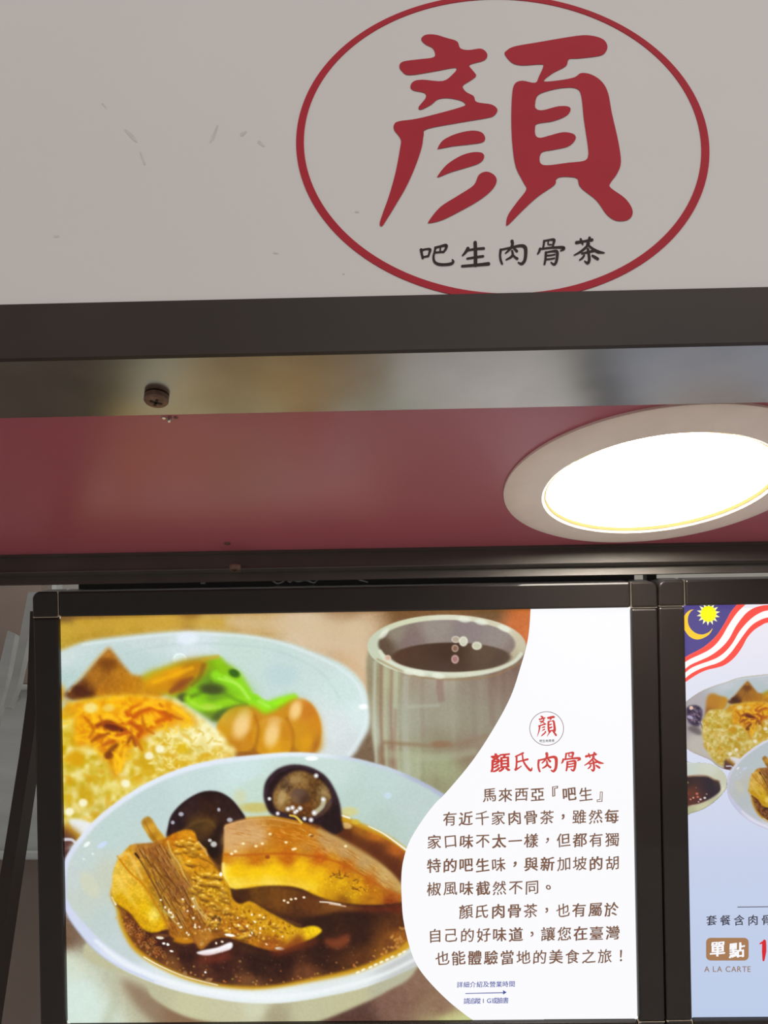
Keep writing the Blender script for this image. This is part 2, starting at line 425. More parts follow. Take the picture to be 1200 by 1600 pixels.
    c.stroke([(300, 1098), (320, 1106), (344, 1104)], 5, 5, (206, 244, 120), .5, 5); c.stroke([(404, 1096), (420, 1104)], 5, 5, (206, 244, 130), .5, 5)
    # braised eggs
    c.fill([(340, 1140), (352, 1120), (372, 1104), (396, 1104), (414, 1116), (440, 1104), (462, 1092), (484, 1100), (499, 1124), (502, 1152), (494, 1176), (440, 1186), (370, 1184), (345, 1165)],
           [(360, 1140, (200, 144, 40)), (392, 1170, (150, 92, 30)), (425, 1130, (200, 140, 46)), (400, 1172, (150, 88, 32)), (485, 1145, (206, 140, 34)), (470, 1175, (170, 110, 36))], 3.5)
    c.blob(476, 1136, 25, 43, [(460, 1105, (224, 168, 100)), (480, 1112, (194, 116, 48)), (494, 1130, (204, 132, 40)), (470, 1140, (206, 144, 44)), (480, 1160, (222, 160, 34)), (496, 1165, (160, 94, 44)), (460, 1165, (200, 144, 34))], ang=-8, edge=.22)
    c.blob(373, 1141, 34, 37, [(350, 1140, (206, 154, 40)), (375, 1112, (212, 150, 50)), (395, 1125, (204, 134, 34)), (392, 1150, (196, 126, 30)), (365, 1165, (186, 120, 38)), (380, 1140, (230, 186, 130)), (355, 1125, (214, 166, 70))], ang=20, edge=.22)
    c.blob(427, 1153, 33, 33, [(405, 1150, (208, 146, 36)), (425, 1128, (214, 160, 80)), (450, 1145, (198, 130, 38)), (430, 1170, (226, 166, 40)), (408, 1172, (206, 144, 34)), (450, 1170, (210, 150, 34))], ang=0, edge=.22)
    for (x, y, rx, ry, a, col) in [(378, 1131, 12, 21, 20, (244, 214, 178)), (425, 1147, 11, 19, 14, (242, 210, 170)), (461, 1110, 9, 14, 12, (238, 200, 146)), (430, 1126, 10, 7, 0, (236, 196, 150))]:
        c.blob(x, y, rx, ry, col, ang=a, edge=1.2, alpha=.6)
    c.blob(380, 1180, 26, 6, (120, 66, 44), edge=.8, alpha=.7); c.blob(484, 1180, 14, 5, (140, 92, 90), edge=.8, alpha=.7)
    c.fill([(344, 1140), (356, 1116), (390, 1104), (420, 1116), (462, 1094), (490, 1106), (502, 1140), (494, 1176), (370, 1182)], (190, 142, 44), 6, .38)
    c.stroke([(398, 1118), (404, 1140), (398, 1172)], 4, 6, (150, 96, 34), .5, 5); c.stroke([(448, 1122), (458, 1146), (456, 1176)], 4, 5, (160, 104, 34), .5, 5)
    for (x, y, rx, ry, a) in [(378, 1131, 11, 20, 20), (425, 1148, 10, 18, 14), (462, 1110, 8, 13, 12)]: c.blob(x, y, rx, ry, (244, 214, 160), ang=a, edge=1.3, alpha=.7)
    c.fill([(330, 1050), (390, 1070), (400, 1100), (340, 1120), (290, 1095)], (120, 170, 44), 9, .35)
    c.blob(331, 1077, 17, 7, (70, 76, 44), ang=5, edge=1.2, alpha=.8); c.stroke([(342, 1060), (372, 1070), (390, 1092)], 4, 4, (190, 240, 110), .5, 4)
    # rice mound and fried shallots
    rice = [(30, 1120), (60, 1112), (92, 1112), (110, 1098), (150, 1090), (200, 1086), (240, 1088), (270, 1094), (300, 1110), (325, 1128), (345, 1146), (358, 1162), (368, 1180), (330, 1220), (200, 1290), (130, 1320), (60, 1300), (20, 1240), (10, 1170)]
    c.fill(rice, [(100, 1120, (220, 204, 110)), (95, 1150, (206, 178, 60)), (100, 1200, (218, 200, 110)), (120, 1240, (212, 190, 96)), (180, 1220, (216, 196, 100)), (230, 1180, (222, 200, 110)),
                  (280, 1150, (226, 212, 140)), (310, 1135, (232, 222, 164)), (330, 1160, (232, 220, 160)), (350, 1170, (228, 210, 140)), (270, 1190, (208, 178, 70)), (150, 1280, (206, 190, 110))],
           3, tex=[((14, 18, 34), 13, 11), ((14, 20, 40), 7, 12)])
    r8 = cr(rice)
    c.scatter(110, r8, 21, lambda x, y, r: c.blob(x, y, 4+r.rand()*5, 3+r.rand()*4, (240, 232, 178+r.randint(24)), ang=r.rand()*180, edge=1.2, alpha=.38))
    c.scatter(150, r8, 22, lambda x, y, r: c.blob(x, y, 4+r.rand()*7, 3+r.rand()*5, (206, 164-r.randint(20), 24), ang=r.rand()*180, edge=1., alpha=.42))
    # golden rice band under the shallots
    top = [(94, 1125), (112, 1100), (150, 1092), (200, 1086), (245, 1090), (275, 1100), (298, 1118), (310, 1132), (285, 1134), (262, 1136), (240, 1144), (222, 1156), (205, 1164), (188, 1200), (180, 1216), (160, 1180), (140, 1165), (118, 1166), (116, 1140), (112, 1112)]
    c.fill(top, [(130, 1130, (226, 160, 30)), (160, 1110, (228, 166, 30)), (200, 1100, (230, 164, 18)), (250, 1105, (226, 154, 18)), (295, 1125, (228, 172, 50)), (230, 1130, (214, 130, 20)),
                 (200, 1130, (206, 120, 22)), (170, 1160, (214, 140, 24)), (180, 1190, (206, 146, 26))], 4.5, tex=[((14, 22, 14), 9, 14)])
    c.scatter(60, top, 31, lambda x, y, r: c.stroke([(x, y), (x+r.randn()*7, y+6+r.rand()*5), (x+r.randn()*9, y+14)], 3, 4, (236, 180+r.randint(20), 30), .5, 3))
    c.blob(142, 1106, 11, 8, (238, 222, 150), edge=1, alpha=.9); c.blob(170, 1106, 9, 6, (236, 214, 130), edge=1, alpha=.7)
    for pts, w, col in [([(196, 1112), (208, 1120), (220, 1112), (232, 1108)], 8, (190, 92, 26)), ([(236, 1104), (252, 1112), (266, 1124)], 8, (196, 96, 20)), ([(244, 1128), (256, 1124), (268, 1118)], 6, (196, 98, 24)),
                        ([(152, 1134), (166, 1128), (180, 1134), (196, 1142)], 9, (146, 66, 26)), ([(205, 1130), (220, 1140), (216, 1150)], 8, (180, 86, 24)), ([(176, 1160), (190, 1148), (204, 1144)], 7, (184, 96, 30)),
                        ([(144, 1158), (156, 1150), (170, 1146)], 6, (158, 84, 30)), ([(168, 1182), (174, 1172), (182, 1164)], 8, (130, 70, 26)), ([(200, 1160), (206, 1152), (212, 1164)], 6, (146, 74, 32)),
                        ([(202, 1118), (206, 1106), (220, 1102)], 5, (204, 110, 26)), ([(162, 1166), (172, 1156)], 6, (200, 118, 40))]:
        c.stroke(pts, w*.7, w*.8, col, .9, 5, wm=w*1.15)
    c.stroke([(166, 1134), (178, 1136), (190, 1141)], 5, 5, (92, 40, 26), .9, 3.5)
    for pts in [[(182, 1205), (180, 1185), (190, 1166)], [(196, 1128), (190, 1114), (198, 1104)], [(216, 1128), (232, 1122), (240, 1132)], [(150, 1126), (170, 1120), (186, 1126)], [(196, 1168), (192, 1190), (184, 1208)], [(214, 1108), (236, 1098), (256, 1098)]]:
        c.stroke(pts, 4, 4, (242, 190, 50), .75, 6, wm=8)
    c.blob(118, 1185, 14, 12, (208, 154, 22), edge=1, alpha=.8); c.blob(108, 1112, 12, 10, (206, 150, 30), edge=1, alpha=.6); c.blob(232, 1205, 14, 8, (200, 156, 20), edge=1, alpha=.7)
    c.blob(283, 1168, 11, 9, (214, 178, 30), edge=1, alpha=.8); c.blob(226, 1188, 10, 12, (194, 150, 20), edge=1, alpha=.7)
    c.blob(133, 1240, 12, 12, (190, 150, 20), edge=1, alpha=.6); c.blob(103, 1250, 12, 9, (196, 164, 30), edge=1, alpha=.6)
    for pts in [[(156, 1120), (164, 1140), (158, 1160)], [(222, 1118), (226, 1136), (240, 1146)], [(186, 1140), (178, 1156), (160, 1164)], [(204, 1146), (214, 1158), (222, 1172)], [(132, 1120), (146, 1138), (140, 1152)], [(250, 1100), (262, 1116), (284, 1124)]]:
        c.stroke(pts, 3, 3, (176, 92, 24), .7, 4.5, wm=6)
    for pts in [[(170, 1150), (184, 1154), (196, 1150)], [(186, 1118), (196, 1124), (204, 1122)], [(228, 1098), (246, 1106), (258, 1108)], [(176, 1176), (186, 1186), (188, 1200)], [(152, 1142), (164, 1144)], [(270, 1104), (282, 1112), (296, 1122)]]:
        c.stroke(pts, 3, 3, (250, 196, 40), .8, 4, wm=6)
    c.blob(174, 1137, 13, 5, (104, 44, 26), ang=15, edge=1, alpha=.85); c.blob(170, 1180, 7, 6, (120, 62, 26), edge=1, alpha=.8)
    c.scatter(60, [(240, 1150), (300, 1134), (345, 1160), (350, 1178), (260, 1205), (228, 1200)], 77, lambda x, y, r: c.stroke([(x, y), (x+4+r.randn()*3, y+2+r.randn()*3), (x+8, y+r.randn()*4)], 3, 3, (244, 234, 176) if r.rand() < .6 else (206, 170, 60), .5, 2.5))
    for (x, y) in [(109, 1268), (233, 1181), (196, 1224), (130, 1254), (250, 1170)]: c.blob(x, y, 7, 6, (246, 244, 226), edge=.9, alpha=.85)
    c.fill([(110, 1280), (140, 1284), (150, 1300), (130, 1306), (112, 1294)], (228, 230, 232), 2)
    c.fill([(90, 1290), (112, 1300), (120, 1312), (100, 1330), (88, 1330)], (98, 66, 66), 3)
    c.fill([(92, 1285), (112, 1290), (128, 1304), (120, 1312), (100, 1300)], (160, 110, 30), 4, .6); c.stroke([(96, 1312), (112, 1312), (120, 1320)], 5, 4, (214, 212, 222), .9, 2)
    # tea cup
    c.fill([(575, 1018), (620, 1000), (700, 995), (790, 1000), (824, 1012), (836, 1060), (836, 1290), (700, 1290), (600, 1240), (588, 1190), (578, 1120)],
           [(580, 1060, (150, 140, 118)), (584, 1150, (176, 176, 160)), (610, 1060, (172, 172, 146)), (640, 1060, (160, 148, 132)), (690, 1060, (168, 158, 146)), (740, 1070, (146, 134, 124)), (790, 1060, (128, 104, 96)), (800, 1040, (122, 98, 92)),
            (640, 1120, (168, 170, 154)), (700, 1120, (160, 160, 140)), (740, 1120, (148, 144, 124)), (690, 1160, (146, 138, 116)), (600, 1180, (146, 130, 112)), (640, 1200, (168, 172, 148)), (690, 1200, (160, 164, 134)), (680, 1225, (150, 148, 122)), (730, 1170, (140, 122, 104))], 2.2,
           tex=[((7, 7, 7), 7, 41, 400), ((4, 4, 4), 2, 42)])
    for (x, w, col, al, y0, y1) in [(586, 5, (196, 200, 186), .6, 1035, 1190), (596, 5, (140, 100, 84), .5, 1032, 1200), (603, 5, (188, 184, 160), .6, 1040, 1210), (612, 5, (140, 100, 90), .45, 1045, 1200), (619, 7, (190, 194, 170), .6, 1050, 1215), (618, 6, (142, 96, 92), .35, 1110, 1220),
                                    (634, 9, (186, 188, 178), .5, 1060, 1220), (688, 11, (132, 90, 88), .45, 1060, 1092), (660, 7, (148, 120, 110), .25, 1060, 1150), (706, 8, (172, 172, 150), .3, 1065, 1150), (740, 9, (132, 114, 106), .35, 1055, 1150), (768, 8, (128, 96, 92), .4, 1050, 1130)]:
        c.stroke([(x, y0), (x-1, (y0+y1)/2), (x+2, y1)], w, w, col, al, 4)
    c.stroke([(600, 1160), (660, 1164), (700, 1166), (760, 1150)], 6, 6, (140, 112, 88), .55, 5); c.blob(690, 1162, 16, 5, (138, 92, 62), edge=1, alpha=.6)
    c.stroke([(606, 1178), (680, 1184), (740, 1174)], 14, 12, (176, 182, 158), .45, 8)
    c.stroke([(640, 1104), (684, 1102)], 5, 5, (192, 200, 186), .5, 4)
    c.blob(698, 1010, 124, 49.5, [(580, 1010, (196, 202, 184)), (640, 965, (206, 208, 184)), (700, 962, (214, 212, 198)), (790, 975, (206, 200, 182)), (820, 1000, (196, 188, 168)), (640, 1050, (204, 210, 194)), (720, 1056, (200, 200, 176)), (800, 1035, (178, 168, 146))], edge=.025)
    c.blob(698, 1006.5, 107, 38, [(600, 1010, (96, 78, 66)), (620, 990, (142, 132, 122)), (680, 980, (150, 140, 136)), (730, 985, (138, 126, 128)), (780, 1000, (146, 136, 134)), (798, 1015, (136, 122, 118)), (640, 1000, (130, 112, 112))], edge=.06, tex=[((3, 3, 3), 2, 43)])
    c.blob(705, 1027, 93, 23, [(620, 1024, (84, 60, 48)), (650, 1040, (80, 58, 50)), (700, 1020, (70, 48, 40)), (690, 1045, (78, 58, 52)), (760, 1020, (92, 74, 62)), (780, 1035, (84, 66, 58))], edge=.12)
    c.stroke([(594, 1018), (606, 1032), (640, 1046), (700, 1054), (760, 1050), (800, 1036), (814, 1022)], 6, 6, (216, 220, 206), .85, 3)
    c.stroke([(590, 1030), (640, 1053), (700, 1062), (770, 1056), (815, 1034)], 3, 3, (150, 122, 84), .55, 3)
    c.fill([(640, 1070), (740, 1072), (820, 1050), (820, 1160), (740, 1180), (640, 1150)], (150, 140, 134), 16, .38)
    for (x, y, rx, ry, col) in [(712, 999, 7, 5.5, (176, 164, 150)), (724, 1002, 7, 8, (212, 212, 196)), (745, 1009, 8, 6.5, (206, 208, 188)), (711, 1013, 5.5, 6, (140, 106, 92)), (711, 1030, 6, 7, (172, 128, 132)), (606, 1028, 5, 4.5, (206, 170, 156))]:
        c.blob(x, y, rx, ry, col, edge=.35, alpha=.9); c.ring(x, y, rx*.8, ry*.8, 1.4, (238, 236, 226), 0, 360, .45)
    for (x, y, a) in [(725, 968, 8), (752, 972, 10), (788, 982, 20), (655, 1052, 12), (685, 1056, 10), (600, 990, -50), (640, 1050, 5)]: c.blob(x, y, 10, 4.5, (228, 232, 220), ang=a, edge=.8, alpha=.75)
    # bowl: outside, wall, rim
    c.fill([(130, 1480), (220, 1533), (240, 1560), (290, 1588), (350, 1599), (430, 1603), (490, 1598), (555, 1573), (606, 1548), (651, 1514), (700, 1400), (560, 1300), (300, 1350)],
           [(240, 1548, (186, 184, 158)), (300, 1575, (196, 194, 164)), (360, 1585, (196, 192, 166)), (430, 1590, (168, 160, 136)), (480, 1585, (190, 188, 160)), (550, 1560, (190, 186, 156)), (600, 1540, (180, 178, 158)), (400, 1575, (204, 204, 182))], 2, tex=[((3, 3, 3), 2, 45)])
    bowl = [(97, 1380), (98, 1358), (106, 1333), (135, 1295), (165, 1266), (220, 1228), (280, 1201), (335, 1187), (390, 1180), (461, 1175), (534, 1181), (578, 1190), (622, 1204), (680, 1232), (730, 1270), (760, 1330), (755, 1400), (720, 1460), (651, 1509),
            (589, 1536), (538, 1551), (452, 1566), (390, 1567), (340, 1561), (277, 1548), (220, 1528), (177, 1506), (140, 1476), (107, 1433), (98, 1402)]
    c.fill(bowl, [(100, 1350, (212, 218, 236)), (99, 1400, (206, 210, 236)), (150, 1284, (222, 226, 240)), (240, 1220, (224, 230, 244)), (460, 1179, (224, 232, 242)), (600, 1198, (196, 206, 220)), (660, 1222, (176, 182, 206)),
                  (120, 1455, (206, 212, 234)), (200, 1515, (218, 224, 240)), (300, 1550, (228, 232, 240)), (420, 1562, (228, 234, 238)), (540, 1545, (222, 228, 232)), (640, 1512, (196, 198, 200))], 1.0, cover=True)
    inner = [(103, 1384), (105, 1360), (113, 1338), (140, 1301), (168, 1274), (222, 1236), (282, 1209), (337, 1195), (390, 1188), (461, 1182), (534, 1187), (578, 1196), (622, 1210), (676, 1237), (720, 1275), (745, 1330), (740, 1395), (700, 1440),
             (640, 1488), (589, 1514), (538, 1532), (452, 1546), (390, 1551), (340, 1547), (280, 1534), (225, 1512), (184, 1490), (150, 1462), (116, 1424), (104, 1402)]
    c.fill(inner, [(110, 1370, (198, 206, 208)), (140, 1400, (196, 204, 198)), (130, 1340, (196, 208, 208)), (170, 1300, (192, 208, 208)), (230, 1250, (192, 208, 210)), (300, 1215, (198, 214, 216)), (380, 1200, (204, 222, 224)), (400, 1240, (196, 214, 206)),
                   (520, 1200, (200, 216, 214)), (600, 1220, (192, 208, 208)), (560, 1250, (188, 206, 202)), (640, 1260, (190, 204, 204)), (600, 1290, (184, 200, 196)), (160, 1440, (192, 204, 204)), (190, 1480, (196, 206, 210)), (260, 1520, (216, 224, 228)),
                   (400, 1548, (226, 232, 234)), (560, 1525, (220, 224, 224)), (165, 1370, (198, 202, 190))], 1.6, tex=[((2.5, 2.5, 2.5), 2, 47)])
    c.stroke([(150, 1470), (190, 1502), (240, 1525), (300, 1543), (380, 1556), (460, 1556), (540, 1541), (600, 1522), (646, 1500)], 5, 5, (238, 242, 246), .7, 5, wm=9)
    c.stroke([(104, 1430), (138, 1474), (176, 1504), (240, 1533)], 3, 2, (178, 186, 220), .5, 3)
    c.blob(487, 1185, 10, 3.5, (246, 250, 252), edge=.6)
    for (x, y, rx, ry, a, col) in [(136, 1319, 6, 3, -38, (246, 250, 252)), (160, 1320, 9, 4, -30, (206, 218, 248)), (145, 1334, 2, 1.5, 0, (232, 240, 242)), (131, 1342, 2, 1.5, 0, (228, 236, 240)), (606, 1243, 6, 5, 0, (200, 218, 236)), (140, 1382, 22, 12, 60, (206, 208, 190))]:
        c.blob(x, y, rx, ry, col, ang=a, edge=.6, alpha=.8)
    c.blob(375, 1245, 10, 12, (206, 206, 170), edge=1, alpha=.6); c.blob(400, 1262, 26, 8, (196, 170, 70), edge=1, alpha=.6); c.blob(545, 1268, 14, 7, (212, 200, 130), edge=1, alpha=.7)
    # broth
    broth = [(176, 1385), (182, 1420), (187, 1445), (203, 1477), (224, 1497), (255, 1515), (290, 1530), (335, 1541), (390, 1546), (435, 1543), (487, 1534), (555, 1520), (606, 1500), (640, 1480), (700, 1420), (690, 1370), (640, 1330), (610, 1308), (578, 1292), (550, 1280), (534, 1273), (490, 1272), (420, 1275), (340, 1285), (240, 1330)]
    c.fill(broth, (196, 150, 40), 2.2)
    b2 = [(180, 1390), (188, 1424), (194, 1446), (209, 1474), (230, 1493), (258, 1510), (292, 1524), (336, 1536), (390, 1541), (435, 1538), (487, 1528), (553, 1513), (604, 1492), (636, 1470), (700, 1400), (690, 1370), (636, 1332), (606, 1312), (575, 1298), (540, 1286), (500, 1284), (430, 1285), (340, 1295), (260, 1330)]
    c.fill(b2, [(190, 1430, (120, 76, 30)), (205, 1430, (104, 56, 32)), (215, 1465, (112, 66, 34)), (240, 1485, (108, 66, 38)), (225, 1460, (70, 34, 24)), (270, 1510, (120, 78, 46)), (250, 1475, (62, 32, 28)), (290, 1495, (56, 28, 26)), (320, 1522, (86, 50, 38)),
                (340, 1505, (54, 26, 26)), (390, 1536, (112, 72, 48)), (400, 1510, (50, 26, 24)), (440, 1500, (50, 24, 20)), (480, 1525, (106, 64, 42)), (500, 1490, (50, 24, 18)), (560, 1460, (50, 24, 18)), (570, 1500, (90, 52, 28)), (610, 1480, (110, 66, 34)), (620, 1440, (86, 48, 24)),
                (560, 1430, (46, 22, 18)), (500, 1440, (48, 24, 18)), (600, 1415, (54, 28, 20)), (625, 1465, (150, 94, 40)), (615, 1345, (98, 52, 30)), (590, 1325, (104, 56, 28)), (560, 1300, (156, 98, 34)), (590, 1305, (184, 112, 40)), (620, 1330, (170, 96, 40)), (540, 1300, (90, 50, 24)), (620, 1370, (92, 48, 30)),
                (345, 1320, (120, 80, 40)), (360, 1400, (66, 34, 20)), (400, 1420, (76, 44, 24)), (610, 1500, (186, 130, 40))], 2.0, tex=[((7, 5, 3), 3, 51), ((6, 4, 3), 9, 52)])
    edge = cr([(187, 1440), (196, 1455), (215, 1478), (238, 1494), (280, 1516), (335, 1533), (400, 1539), (470, 1530), (550, 1512), (604, 1490), (634, 1468)], False, 8)
    rr = np.random.RandomState(5)
    for (x, y) in edge:
        for _ in range(1): c.blob(x+rr.randn()*5+2, y-abs(rr.randn())*6, 1.2+rr.rand(), 1.1+rr.rand()*.8, (176+rr.randint(50), 124+rr.randint(40), 70+rr.randint(30)), edge=.8, alpha=.55)
    c.scatter(60, [(188, 1420), (206, 1440), (222, 1452), (245, 1470), (262, 1500), (225, 1484), (200, 1462)], 8, lambda x, y, r: c.ring(x, y, 1.6+r.rand()*2.2, 1.5+r.rand()*1.8, .9, (166+r.randint(40), 120, 66), 0, 360, .6))
    c.scatter(24, [(610, 1462), (634, 1440), (632, 1476), (590, 1498)], 9, lambda x, y, r: c.blob(x, y, 1.5+r.rand()*1.5, 1.5+r.rand(), (200, 146, 80), edge=.6, alpha=.6))
    for i in range(9): c.blob(560+i*9+rr.randn(), 1519-i*4.0, 3.4, 1.8, (248, 246, 226), ang=-25, edge=.6, alpha=.85)
    c.stroke([(225, 1495), (250, 1509), (290, 1526), (340, 1539)], 2, 1.5, (246, 244, 236), .9, 1.4); c.stroke([(176, 1402), (181, 1413)], 3, 3, (246, 248, 244), .9, 1.5)
    c.stroke([(576, 1291), (600, 1303), (628, 1323), (640, 1332)], 1.5, 4, (244, 244, 232), .95, 1.5); c.stroke([(534, 1274), (546, 1278)], 3, 3, (246, 246, 238), .9, 1.5)
    c.blob(541, 1290, 9, 5, (224, 190, 130), ang=10, edge=.8, alpha=.85); c.blob(556, 1284, 6, 4, (206, 176, 70), edge=.8, alpha=.8)
    c.fill([(545, 1298), (570, 1310), (600, 1330), (630, 1365), (632, 1385), (600, 1350), (570, 1330), (548, 1320), (530, 1300)], (88, 44, 26), 4, .8)
    # sunken meat under the slab
    c.fill([(360, 1388), (400, 1384), (450, 1388), (500, 1402), (550, 1414), (600, 1416), (634, 1412), (634, 1425), (580, 1424), (530, 1424), (500, 1430), (460, 1432), (420, 1420), (380, 1405)],
           [(400, 1395, (104, 66, 26)), (440, 1400, (112, 70, 28)), (480, 1415, (100, 58, 26)), (520, 1420, (120, 74, 36)), (600, 1416, (96, 40, 22)), (380, 1400, (70, 40, 22)), (470, 1428, (80, 46, 26))], 3, tex=[((8, 6, 4), 5, 54)])
    c.stroke([(395, 1416), (430, 1432), (470, 1446)], 5, 5, (96, 62, 36), .7, 3)
    for (x, y) in [(444, 1407), (450, 1410), (462, 1404), (475, 1402), (455, 1405)]: c.blob(x, y, 2.2, 1.8, (236, 220, 200), edge=.7)
    c.stroke([(500, 1409), (515, 1410), (532, 1413)], 2, 2, (244, 236, 230), .95, 1.2); c.stroke([(515, 1412), (540, 1416)], 2, 2, (232, 210, 196), .8, 1.2)
    # mushrooms
    c.fill([(262, 1310), (264, 1288), (270, 1272), (282, 1258), (298, 1246), (314, 1238), (330, 1236), (346, 1239), (362, 1250), (376, 1266), (384, 1280), (384, 1300), (354, 1300), (352, 1346), (340, 1350), (322, 1330), (296, 1306)],
           [(275, 1280, (44, 26, 36)), (300, 1260, (52, 32, 36)), (330, 1242, (44, 24, 26)), (330, 1265, (56, 32, 24)), (310, 1285, (82, 58, 34)), (325, 1290, (90, 64, 34)), (350, 1255, (48, 28, 30)), (372, 1275, (52, 32, 34)), (345, 1300, (34, 16, 16)), (335, 1330, (30, 14, 14)), (346, 1345, (70, 40, 22))], 1.5, tex=[((5, 4, 4), 5, 55)])
    c.stroke([(264, 1300), (270, 1274), (296, 1249), (328, 1238), (358, 1248), (380, 1276)], 4, 4, (34, 18, 26), .7, 3)
    c.stroke([(290, 1296), (306, 1284), (326, 1282), (336, 1292)], 5, 4, (112, 84, 48), .5, 5)
    for (x, y, rx, ry) in [(283, 1272, 4, 3.4), (270, 1285, 3, 3), (359, 1281, 4.5, 3.5), (342, 1265, 2.5, 3), (328, 1313, 3, 2.6), (334, 1319, 5, 4.5)]:
        c.blob(x, y, rx, ry, (204, 206, 222) if y < 1300 else (230, 234, 236), edge=.8, alpha=.8)
    c.fill([(412, 1238), (416, 1220), (430, 1204), (448, 1196), (468, 1195), (488, 1200), (508, 1212), (522, 1232), (531, 1256), (534, 1282), (536, 1296), (520, 1304), (500, 1290), (478, 1285), (448, 1279), (424, 1272), (414, 1254)], (40, 22, 30), 1.6, tex=[((7, 5, 8), 5, 56)])
    c.fill([(426, 1248), (431, 1230), (446, 1212), (468, 1204), (490, 1211), (507, 1224), (517, 1241), (516, 1260), (499, 1275), (474, 1277), (450, 1271), (432, 1264)],
           [(436, 1244, (140, 108, 66)), (444, 1250, (158, 128, 84)), (448, 1228, (92, 68, 50)), (466, 1216, (130, 100, 62)), (472, 1222, (140, 106, 66)), (492, 1222, (96, 66, 36)), (505, 1240, (150, 124, 88)), (490, 1240, (96, 66, 34)), (500, 1256, (110, 80, 46)), (478, 1262, (100, 60, 28)), (456, 1262, (110, 70, 34))], 2,
           tex=[((16, 14, 10), 4, 57), ((8, 7, 6), 2, 58)])
    c.blob(469, 1244, 15, 12, [(465, 1240, (104, 80, 70)), (476, 1250, (76, 52, 42)), (460, 1248, (120, 92, 72))], ang=10, edge=.4)
    c.stroke([(416, 1250), (418, 1228), (436, 1206), (466, 1198), (494, 1206), (516, 1228), (525, 1256)], 4, 4, (70, 52, 72), .45, 3)
    c.stroke([(430, 1270), (450, 1275), (480, 1281), (500, 1272), (518, 1250)], 6, 5, (62, 44, 66), .6, 3)
    c.blob(440, 1246, 6, 12, (186, 160, 118), ang=15, edge=.9, alpha=.7); c.blob(462, 1218, 10, 6, (168, 138, 96), ang=-10, edge=.9, alpha=.7)
    c.stroke([(506, 1250), (503, 1260), (492, 1270)], 7, 7, (196, 196, 176), .8, 3)
    for (x, y, r0) in [(494, 1212, 4), (421, 1248, 3.2), (434, 1271, 3.4), (450, 1264, 4), (457, 1262, 4), (469, 1263, 4), (461, 1269, 3.4), (476, 1279, 3.4), (486, 1281, 4), (491, 1270, 4.5), (505, 1249, 4), (464, 1267, 3)]:
        c.blob(x, y, r0, r0, (206, 202, 206), edge=.5, alpha=.8); c.blob(x, y, r0*.45, r0*.45, (252, 252, 252), edge=.6)
    # pork belly slab
    slab = [(350, 1293), (356, 1287), (380, 1280), (405, 1277), (430, 1277), (455, 1281), (478, 1287), (505, 1299), (534, 1313), (563, 1331), (592, 1348), (613, 1366), (628, 1384), (640, 1400), (632, 1408), (600, 1413), (560, 1413), (522, 1408), (494, 1399), (470, 1388), (446, 1384), (412, 1384), (382, 1388), (362, 1388), (349, 1376), (347, 1348), (350, 1320)]
    c.fill(slab, [(352, 1300, (206, 160, 116)), (380, 1290, (190, 144, 92)), (400, 1310, (196, 150, 100)), (430, 1288, (176, 118, 44)), (440, 1305, (180, 108, 24)), (470, 1300, (182, 114, 24)), (360, 1325, (214, 170, 110)), (400, 1330, (190, 124, 40)), (480, 1320, (188, 132, 60)), (510, 1315, (176, 132, 84)),
                  (540, 1330, (172, 132, 86)), (570, 1345, (176, 142, 94)), (600, 1368, (190, 160, 104)), (620, 1388, (182, 152, 84)), (355, 1340, (196, 128, 30)), (400, 1342, (188, 112, 16)), (450, 1340, (182, 102, 18)), (500, 1340, (186, 98, 24)), (540, 1352, (178, 100, 22)), (580, 1375, (176, 98, 22)), (615, 1395, (160, 84, 26)),
                  (352, 1362, (242, 214, 96)), (370, 1360, (226, 178, 12)), (400, 1365, (230, 186, 24)), (430, 1360, (232, 188, 16)), (420, 1378, (238, 202, 80)), (470, 1355, (232, 184, 18)), (500, 1365, (224, 176, 14)), (520, 1352, (206, 140, 16)), (490, 1382, (226, 182, 40)), (530, 1380, (206, 158, 10)), (560, 1385, (206, 150, 16)), (550, 1400, (196, 148, 14)), (590, 1398, (180, 116, 20)), (365, 1380, (236, 206, 80)), (610, 1408, (140, 66, 24)), (580, 1408, (170, 112, 20)), (540, 1408, (140, 90, 16))], 1.3,
           tex=[((7, 7, 6), 3, 63), ((6, 6, 5), 8, 64, 5)])
    c.stroke([(350, 1335), (380, 1336), (420, 1334), (460, 1334), (500, 1340), (530, 1348), (565, 1366), (600, 1388), (626, 1402)], 4, 3, (172, 88, 20), .65, 3)
    c.stroke([(356, 1364), (400, 1362), (450, 1364), (490, 1376)], 16, 12, (240, 200, 24), .45, 12); c.stroke([(358, 1384), (400, 1380), (446, 1380), (480, 1388)], 4, 4, (246, 222, 120), .5, 5)
    c.stroke([(356, 1312), (380, 1308), (410, 1304)], 18, 12, (210, 168, 120), .4, 10); c.stroke([(420, 1296), (460, 1306), (500, 1322)], 12, 10, (196, 118, 18), .45, 10)
    c.stroke([(351, 1294), (356, 1289), (380, 1283), (405, 1280), (430, 1280), (470, 1288)], 2, 2, (216, 176, 130), .6, 2)
    c.stroke([(500, 1298), (540, 1318), (580, 1342), (612, 1368), (634, 1396)], 9, 8, (196, 168, 118), .5, 5)
    c.fill([(352, 1300), (372, 1288), (410, 1284), (420, 1300), (400, 1322), (354, 1330)], (206, 168, 126), 7, .6)
    c.fill([(505, 1305), (560, 1332), (610, 1368), (634, 1398), (600, 1382), (550, 1346), (500, 1322)], (196, 164, 116), 5, .5)
    c.stroke([(352, 1378), (400, 1374), (450, 1374), (490, 1386)], 12, 10, (240, 212, 90), .4, 8)
    rr = np.random.RandomState(9)
